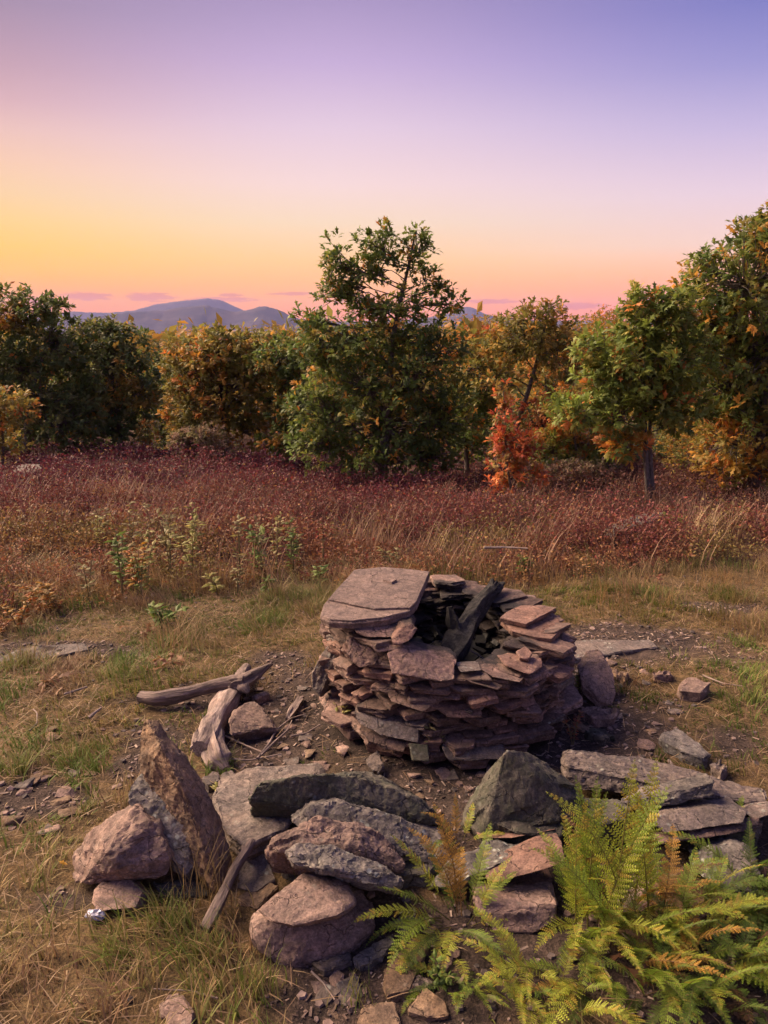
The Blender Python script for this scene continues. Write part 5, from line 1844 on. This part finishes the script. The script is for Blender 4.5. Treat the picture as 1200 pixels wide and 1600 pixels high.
    for lab, grp, (px, py, rx, ry), n in (('curled brown oak leaf in the leaf heap left of the branch', 'dry leaves left of the branch', (258, 1045, 26, 12), 12),
                                          ('curled brown oak leaf in the heap near the left edge', 'dry leaves near the left edge', (60, 1075, 40, 10), 10),
                                          ('brown oak leaf in the grass where the heath begins', 'dry leaves at the heath edge', (230, 992, 40, 8), 9),
                                          ('brown oak leaf on the ground under the fern', 'dry leaves under the fern', (1040, 1530, 70, 30), 4)):
        for k in range(n):
            q = PG(px + random.gauss(0, .6) * rx, py + random.gauss(0, .6) * ry)
            o = link('dry_leaf', random.choice(lm[:3]), None, None, (q[0], q[1], H(float(q[0]), float(q[1])) + random.uniform(.01, .035)))
            o.rotation_euler = (random.uniform(-.6, .6), random.uniform(-.6, .6), random.uniform(0, 6.28))
            s = random.uniform(.6, 1.0)
            o.scale = (s, s, s)
            tag(o, lab, 'leaf', grp)
    q = PG(106, 1358)
    o = link('fallen_leaf', lm[3], None, None, (q[0], q[1], q[2] + .012), (.2, .1, 1.2))
    o.scale = (.42, .42, .42)
    tag(o, 'single bright yellow leaf left of the angular pink rock', 'leaf')
    # crumpled foil
    v, f = ICO[3]
    v = v * (1 + .35 * vnoise(v * 3.1, 5)[:, None]) * np.array([.026, .018, .012])
    m, t, b, _ = newmat('crumpled_foil')
    b.inputs['Base Color'].default_value = (.26, .26, .34, 1)
    b.inputs['Roughness'].default_value = .35
    b.inputs['Metallic'].default_value = .4
    q = PG(150, 1436)
    o = link('crumpled_foil', mesh_np('crumpled_foil', v, f, False), m, None, (q[0], q[1], q[2] + .014))
    tag(o, 'crumpled silvery blue scrap of foil in the grass below the angular rock', 'litter')


build_litter()


# ================================================================== FERNS AND FIELD PLANTS
def frond_mesh(name, arch, cols, twist=0.0, seed=0):
    """hay scented fern frond: 1 m long along an arching rachis, pinnae with toothed pinnules"""
    r = np.random.default_rng(seed)
    V, F, C = [], [], []

    def spine(t):
        a = .25 + arch * t
        return None
    T = np.linspace(0, 1, 40)
    ang = R(80) - arch * T ** 1.5
    dy = np.cos(ang) / 39
    dz = np.sin(ang) / 39
    P = np.stack([twist * T ** 2 * .2, np.cumsum(dy), np.cumsum(dz)], 1)
    tan = norm(np.gradient(P, axis=0))
    # rachis
    tv, tf = tube(P, .0065 * (1 - T * .8), 4, 0, 0, False)
    V.append(tv)
    n = len(tv)
    for q in tf:
        F += [(q[0], q[1], q[2]), (q[0], q[2], q[3])]
    C.append(np.tile(np.array(cols[1]), (len(tv), 1)))
    npn = 24
    for i in range(npn):
        t = .17 + .83 * (i / (npn - 1)) ** .92
        k = t * 39
        j = min(int(k), 38)
        p0 = P[j] + (P[j + 1] - P[j]) * (k - j)
        tg = tan[j]
        u = (t - .17) / .83
        Lp = .185 * (math.sin(min(u * 1.9 + .55, 1.5708)) if u < .53 else 1) * (1 - u) ** .78 + .006
        nrm = norm(np.cross(np.array([1.0, 0, 0]), tg))
        for sx in (-1, 1):
            a = R(62) + r.normal() * .07 - u * .25
            d = norm(np.array([sx * math.sin(a), 0, 0]) + tg * math.cos(a) + nrm * (.10 + r.normal() * .08))
            if r.uniform() < .05:
                continue
            Lq = Lp * r.uniform(.72, 1.12)
            m = max(4, int(Lq / .017))
            side = norm(np.cross(d, nrm))
            cj = np.array(cols[0]) * r.uniform(.75, 1.25)
            if r.uniform() < cols[3]:
                cj = np.array(cols[2]) * r.uniform(.8, 1.2)
            for w in range(m):
                s = (w + .5) / m
                pw = .026 * (1 - s) ** .7 * min(1, .5 + Lq / .2) + .004
                c0 = p0 + d * Lq * s - nrm * .06 * Lq * s * s * 2
                hw = Lq / m * .42
                for sd in (-1, 1):
                    tip = c0 + side * sd * pw + d * pw * .45 - nrm * pw * .18
                    mid1 = c0 + side * sd * pw * .5 + d * (hw + pw * .12)
                    b0 = c0 - d * hw
                    b1 = c0 + d * hw * .9
                    V.append(np.array([b0, tip, mid1, b1]))
                    F += ([(n, n + 1, n + 2), (n, n + 2, n + 3)])
                    C.append(np.tile(cj * r.uniform(.85, 1.15), (4, 1)))
                    n += 4
            V.append(np.array([p0 - tg * .003, p0 + tg * .003, p0 + d * Lq]))
            F.append((n, n + 1, n + 2))
            C.append(np.tile(np.array(cols[1]), (3, 1)))
            n += 3
    return mesh_np(name, np.concatenate(V), np.array(F), False, np.concatenate(C))


def build_ferns():
    G = ((.20, .29, .035), (.17, .16, .04), (.34, .30, .045), .10)
    Y_ = ((.33, .38, .045), (.20, .17, .04), (.42, .32, .05), .25)
    O_ = ((.42, .24, .045), (.20, .11, .04), (.26, .22, .04), .2)
    B_ = ((.16, .085, .04), (.13, .07, .04), (.22, .14, .05), .2)
    D_ = ((.115, .19, .032), (.12, .12, .04), (.14, .16, .03), .1)
    fm = {}
    for nm, c in (('g', G), ('y', Y_), ('o', O_), ('b', B_), ('d', D_)):
        fm[nm] = [frond_mesh('frond', a, c, tw, sd) for a, tw, sd in ((.55, .5, 1), (1.15, -1.1, 2), (1.8, 1.3, 3), (.8, -.9, 4), (1.5, .6, 5))]
        for me in fm[nm]:
            me.materials.append(LEAF)

    def fern(label, base, fronds):
        root = empty('fern_plant', base)
        tag(root, label, 'fern')
        for (dx, dy, dz, az, tilt, ln, kind, ar) in fronds:
            o = link('frond', fm[kind][ar], None, root, (dx, dy, dz))
            q = Quaternion((0, 0, 1), az) @ Quaternion((1, 0, 0), -tilt)
            o.rotation_euler = q.to_euler()
            o.scale = (ln, ln, ln)
        return root

    def clump(label, px, py, n, rx, ry, lens, kinds, tilt0=.1, tiltv=.35, seed=0, bias=None):
        r = random.Random(seed)
        b = PG(px, py)
        fr = []
        for i in range(n):
            dx = r.uniform(-1, 1) * rx
            dy = r.uniform(-1, 1) * ry
            az = math.atan2(-dx * 1.0, dy * .4 + r.gauss(0, .4) - (.25 if bias is None else bias)) + r.gauss(0, .7)
            fr.append((dx, dy, H(float(b[0] + dx), float(b[1] + dy)) - b[2] - .01, az, tilt0 + r.uniform(0, tiltv), r.uniform(*lens), r.choice(kinds), r.choice((0, 1, 1, 2))))
        return fern(label, b, fr)

    # big fern: the tall upright group at its back left, then the spreading mass
    b = PG(975, 1395)
    fr = []
    for (px, py, ty, kind, ar, az, tl) in ((960, 1440, 1212, 'y', 0, 3.0, -.1), (925, 1420, 1240, 'g', 0, 3.6, .0), (990, 1430, 1210, 'y', 0, 2.9, -.05), (905, 1440, 1262, 'y', 0, 2.9, .05), (918, 1450, 1245, 'g', 0, 3.1, .0),
                                           (1010, 1440, 1265, 'g', 1, 2.6, .1), (900, 1470, 1320, 'y', 0, 3.2, .1), (940, 1450, 1290, 'b', 1, 3.1, .2), (892, 1430, 1285, 'g', 0, 3.0, .0), (1030, 1450, 1300, 'o', 1, 2.4, .2),
                                           (1000, 1470, 1330, 'y', 1, 3.3, .1), (945, 1440, 1225, 'g', 0, 2.2, .05), (975, 1450, 1235, 'y', 1, 3.7, -.05), (1015, 1450, 1240, 'y', 0, 3.5, .05), (912, 1430, 1258, 'g', 0, 2.8, .0), (935, 1460, 1265, 'y', 1, 2.0, .1), (900, 1450, 1295, 'y', 3, 2.9, .0), (960, 1480, 1300, 'g', 1, 4.0, .1)):
        p = PG(px, py)
        topz = CAM_H - p[1] * math.tan(PITCH + math.atan((ty - 800) / 1200))
        fr.append((p[0] - b[0], p[1] - b[1], 0, az + math.pi, tl, max(.14, topz * .98), kind, ar))
    r = random.Random(5)
    for i in range(150):
        px = r.uniform(890, 1185)
        py = r.uniform(1400, 1560)
        p = PG(px, py)
        lean_ = -(px - 1010) / 160 + r.gauss(0, .5)
        if px < 985 and py < 1500:
            lean_ = min(lean_, .05)
        az = math.atan2(lean_, -.5 + r.gauss(0, .6))
        kd = r.choice('yyyggggdbo' if px < 1060 else 'dddggyyob')
        fr.append((p[0] - b[0], p[1] - b[1], -.01, az, r.uniform(.1, .8), r.uniform(.15, .29), kd, r.choice((0, 1, 1, 2, 3, 4))))
    fern('big yellow green fern spreading over the rocks at lower right', b, fr)
    # small fern with an orange frond
    b = PG(705, 1448)
    fr = [(0, 0, 0, 2.2, 1.05, .25, 'y', 1), (-.02, 0, 0, 1.6, 1.0, .22, 'g', 1), (0, .02, 0, 1.9, .55, .24, 'g', 0), (.02, .02, .02, .5, .15, .26, 'o', 1), (.03, .01, .02, .2, .25, .22, 'o', 2),
          (.04, 0, 0, -1.2, .5, .21, 'g', 1), (.05, 0, 0, -1.6, .9, .18, 'y', 1), (0, -.02, 0, 3.6, .6, .2, 'd', 1), (.03, -.02, 0, -2.4, .7, .2, 'g', 2), (-.03, -.02, 0, 2.7, .8, .2, 'd', 2),
          (.02, .03, 0, 1.0, .2, .2, 'd', 0), (.06, .01, 0, -.9, .25, .2, 'y', 0), (-.02, .03, 0, 2.3, .8, .27, 'g', 1), (0, 0, 0, 2.9, .9, .19, 'y', 2)]
    fr += [(-.02, .01, 0, 1.75, .75, .27, 'y', 3), (.01, -.03, 0, 3.0, .5, .22, 'y', 4), (.02, .04, .03, .1, .05, .27, 'o', 3), (-.01, .05, .02, 1.3, .35, .24, 'y', 0), (.05, .03, .02, -.7, .3, .24, 'g', 3)]
    fr = [(a0, a1, a2, a3, a4, a5 * 1.02, a6, a7) for a0, a1, a2, a3, a4, a5, a6, a7 in fr]
    fern('small fern with one orange brown frond left of the pink block', b, fr)
    b = PG(715, 1352)
    fern('little yellow fern tuft sprouting above the lichen crusted slab', (b[0], b[1] + .05, .05),
         [(0, 0, 0, 1.9, .9, .15, 'y', 1), (0, 0, 0, .9, .4, .14, 'o', 1), (.02, 0, 0, -.6, .5, .14, 'y', 1), (0, 0, 0, .2, .1, .14, 'o', 0), (.03, 0, 0, -1.6, .9, .14, 'y', 1), (-.02, 0, 0, 2.4, .7, .13, 'g', 1)])
    clump('low yellow green fern at the bottom edge below the base slab', 860, 1560, 24, .13, .09, (.14, .23), 'yyyg', .2, .6, 3)
    clump('dull low fern creeping between the flagstones and the base slab', 740, 1520, 18, .12, .07, (.10, .17), 'ddggby', .4, .6, 4)
    clump('dark green fern at the right edge beside the round rock', 1195, 1400, 20, .10, .14, (.2, .32), 'dddg', .1, .6, 6)
    clump('deep green fern in the bottom right corner', 1120, 1560, 22, .16, .10, (.15, .26), 'dddgb', .25, .6, 8)


build_ferns()


STEM, _t, _b, _o = newmat('green_stem')
_tc = nd(_t, 'ShaderNodeTexCoord')
_t.links.new(mixc(_t, noise(_t, _tc.outputs['Object'], 30), (.10, .075, .04), (.17, .14, .06)), _b.inputs['Base Color'])
_b.inputs['Roughness'].default_value = .7


def build_field_plants():
    sl_v, sl_f = simple_leaf()
    kinds = {'yellow': [(0.287, 0.274, 0.070), (0.354, 0.304, 0.105), (0.221, 0.224, 0.058)], 'green': [(0.128, 0.195, 0.036), (0.170, 0.218, 0.045), (0.093, 0.140, 0.032)], 'orange': [(0.340, 0.172, 0.027), (0.374, 0.125, 0.027), (0.255, 0.172, 0.045)],
             'pale': [(0.289, 0.242, 0.108), (0.230, 0.211, 0.081), (0.187, 0.156, 0.063)], 'russet': [(0.289, 0.078, 0.036), (0.238, 0.117, 0.045), (0.170, 0.062, 0.036)]}

    def plant(name, label, px, py, ty, spread, nl, leaf, kind, stems=3, group=None, cat='plant'):
        b = PG(px, py)
        topz = CAM_H - b[1] * math.tan(PITCH + math.atan((ty - 800) / 1200))
        h = max(topz - b[2], .06)
        root = empty(name, b)
        tag(root, label, cat, group)
        mb = MB()
        P, D = [], []
        for s in range(stems):
            a = random.uniform(0, 6.28)
            e = np.array([math.cos(a) * spread * random.uniform(.2, 1), math.sin(a) * spread * random.uniform(.2, 1), h * random.uniform(.75, 1)])
            path = np.array([(0, 0, -.02), e * np.array([.25, .25, .45]), e * np.array([.6, .6, .8]), e])
            v, f = tube(path, [.0035, .003, .0025, .0015], 5, s, 0, False)
            mb.add(v, f)
            for k in range(nl // stems):
                t = random.uniform(.12, 1) ** .7
                p = np.array([np.interp(t, [0, .45, .8, 1], path[:, j]) for j in range(3)])
                a2 = random.uniform(0, 6.28)
                P.append(p)
                D.append((math.cos(a2), math.sin(a2), random.uniform(-.1, .7)))
        P, D = np.array(P), norm(np.array(D))
        N = len(P)
        nr = norm(np.tile([0, 0, 1.0], (N, 1)) + rng.normal(size=(N, 3)) * .3)
        sc = leaf * rng.uniform(.6, 1.2, N)
        v, f = scatter(sl_v, sl_f, P, frames(D, nr), np.stack([sc * .8, sc, sc], 1))
        c = np.array(kinds[kind])[rng.integers(0, 3, N)] * rng.uniform(.75, 1.2, (N, 1))
        link('foliage', mesh_np('foliage', v, f, False, np.repeat(c, len(sl_v), 0)), LEAF, root)
        sm = mb.mesh('stem')
        at = sm.attributes.new('Grain', 'FLOAT_VECTOR', 'POINT')
        co = np.zeros(len(sm.vertices) * 3, np.float32)
        sm.vertices.foreach_get('co', co)
        at.data.foreach_set('vector', co)
        link('stem', sm, STEM, root)

    specs = [('yellow green plant at the left of the tall weeds in the heath', 192, 940, 822, .10, 34, .075, 'green'),
             ('yellow topped weed with orange lower leaves in the left heath', 215, 930, 838, .14, 40, .07, 'orange'),
             ('pale leaved weed standing tallest in the left heath', 268, 915, 795, .08, 24, .07, 'pale'),
             ('broad pale weed between the tall weeds of the left heath', 300, 905, 815, .2, 44, .075, 'yellow'),
             ('bright green weed in the middle of the left heath', 402, 905, 822, .10, 22, .095, 'green'),
             ('thin weed with pale top behind the bright green weed', 375, 900, 800, .06, 14, .07, 'pale'),
             ('slim pale topped weed right of the bright green weed', 432, 895, 790, .05, 12, .07, 'pale'),
             ('orange leaved shoot in the heath left of the capstone', 505, 892, 815, .07, 26, .055, 'russet'),
             ('small green weed just left of the capstone', 500, 915, 880, .05, 12, .08, 'green'),
             ('green weed at the heath edge above the leaf heap', 255, 985, 945, .14, 34, .07, 'green'),
             ('low green weed right of the weed above the leaf heap', 340, 930, 900, .14, 22, .07, 'yellow'),
             ('tiny green weed at the heath edge near the middle', 415, 930, 896, .06, 14, .06, 'green'),
             ('pale green weed in the heath behind the capstone', 612, 888, 855, .10, 20, .07, 'pale'),
             ('leafy green weed in the heath behind the charred log', 820, 905, 870, .13, 40, .07, 'green'),
             ('yellow bush beside the tall dry grass on the right', 1050, 838, 795, .14, 60, .06, 'yellow'),
             ('low yellow plant at the left edge of the heath', 30, 985, 930, .16, 60, .05, 'orange'),
             ('low golden plant left of the tall weeds', 95, 960, 905, .22, 80, .05, 'orange'),
             ('sprig with pale leaves growing at the foot of the fireplace', 678, 1192, 1130, .05, 22, .035, 'pale'),
             ('yellow green sprig at the left foot of the fireplace', 532, 1140, 1095, .07, 30, .035, 'yellow'),
             ('tiny yellow seedling on the flat slab beside the upright slab', 342, 1250, 1222, .03, 9, .035, 'yellow'),
             ('green seedlings between the fireplace and the standing stone', 905, 1078, 1045, .04, 20, .03, 'green'),
             ('dry brown sprig at the right foot of the fireplace', 895, 1165, 1115, .06, 40, .022, 'russet'),
             ('bright green seedlings by the bottom flagstones', 690, 1535, 1505, .05, 24, .03, 'green'),
             ('little red leaved shrub left of the yellow weeds', 30, 880, 845, .16, 70, .045, 'russet')]
    for lb, px, py, ty, sp, nl, lf, kd in specs:
        nl = int(nl * 1.7)
        plant('wild_plant', lb, px, py, ty, sp, nl, lf, kd)

    for k in range(16):
        px = random.uniform(120, 480)
        py = random.uniform(860, 950)
        plant('wild_plant', 'slender yellow green weed among the reddish heath on the left', px, py, py - random.uniform(60, 115), .09, 30, .06, random.choice(('yellow', 'yellow', 'pale', 'pale', 'green')), 2, 'slender weeds in the left heath')

    def tuft(label, px, py, ty, n, spread, cols, w=.004):
        b = PG(px, py)
        topz = CAM_H - b[1] * math.tan(PITCH + math.atan((ty - 800) / 1200))
        h = topz - b[2]
        a = rng.uniform(0, 6.28, n)
        hg = h * rng.uniform(.55, 1.1, n)
        tv, tf = blade_tmpl(4, .45)
        pz = np.stack([rng.normal(size=n) * spread, rng.normal(size=n) * spread, np.zeros(n)], 1)
        v, f = scatter(tv, tf, pz, zrot(a), np.stack([np.full(n, w), hg, hg], 1))
        c = np.array(cols)[rng.integers(0, len(cols), n)] * rng.uniform(.75, 1.2, (n, 1))
        o = link('grass_tuft', mesh_np('grass_tuft', v, f, True, np.repeat(c, len(tv), 0)), GRASS, None, b)
        tag(o, label, 'grass tuft')
    dry = [(.48, .35, .20), (.40, .28, .15), (.30, .20, .11)]
    tuft('tall dry straw grass in the heath on the right', 1095, 852, 778, 130, .09, dry, .008)
    tuft('wispy dry grass at the foot of the upright slab', 318, 1412, 1300, 46, .03, [(.26, .18, .07), (.2, .13, .06)], .0022)
    tuft('fresh green grass clump right of the block under the angular rock', 270, 1450, 1400, 90, .03, [(.11, .15, .03), (.15, .17, .04), (.22, .18, .07)], .003)
    tuft('green grass clump left of the rounded boulder', 330, 1490, 1440, 80, .03, [(.11, .15, .03), (.15, .17, .04), (.24, .18, .07)], .003)
    tuft('bright grass clump in front of the rounded boulder', 400, 1545, 1490, 90, .03, [(.14, .19, .035), (.19, .2, .05), (.28, .22, .09)], .003)
    tuft('small grass clump among the bottom flagstones', 556, 1560, 1528, 40, .025, [(.12, .17, .03), (.2, .18, .05)], .0025)


build_field_plants()
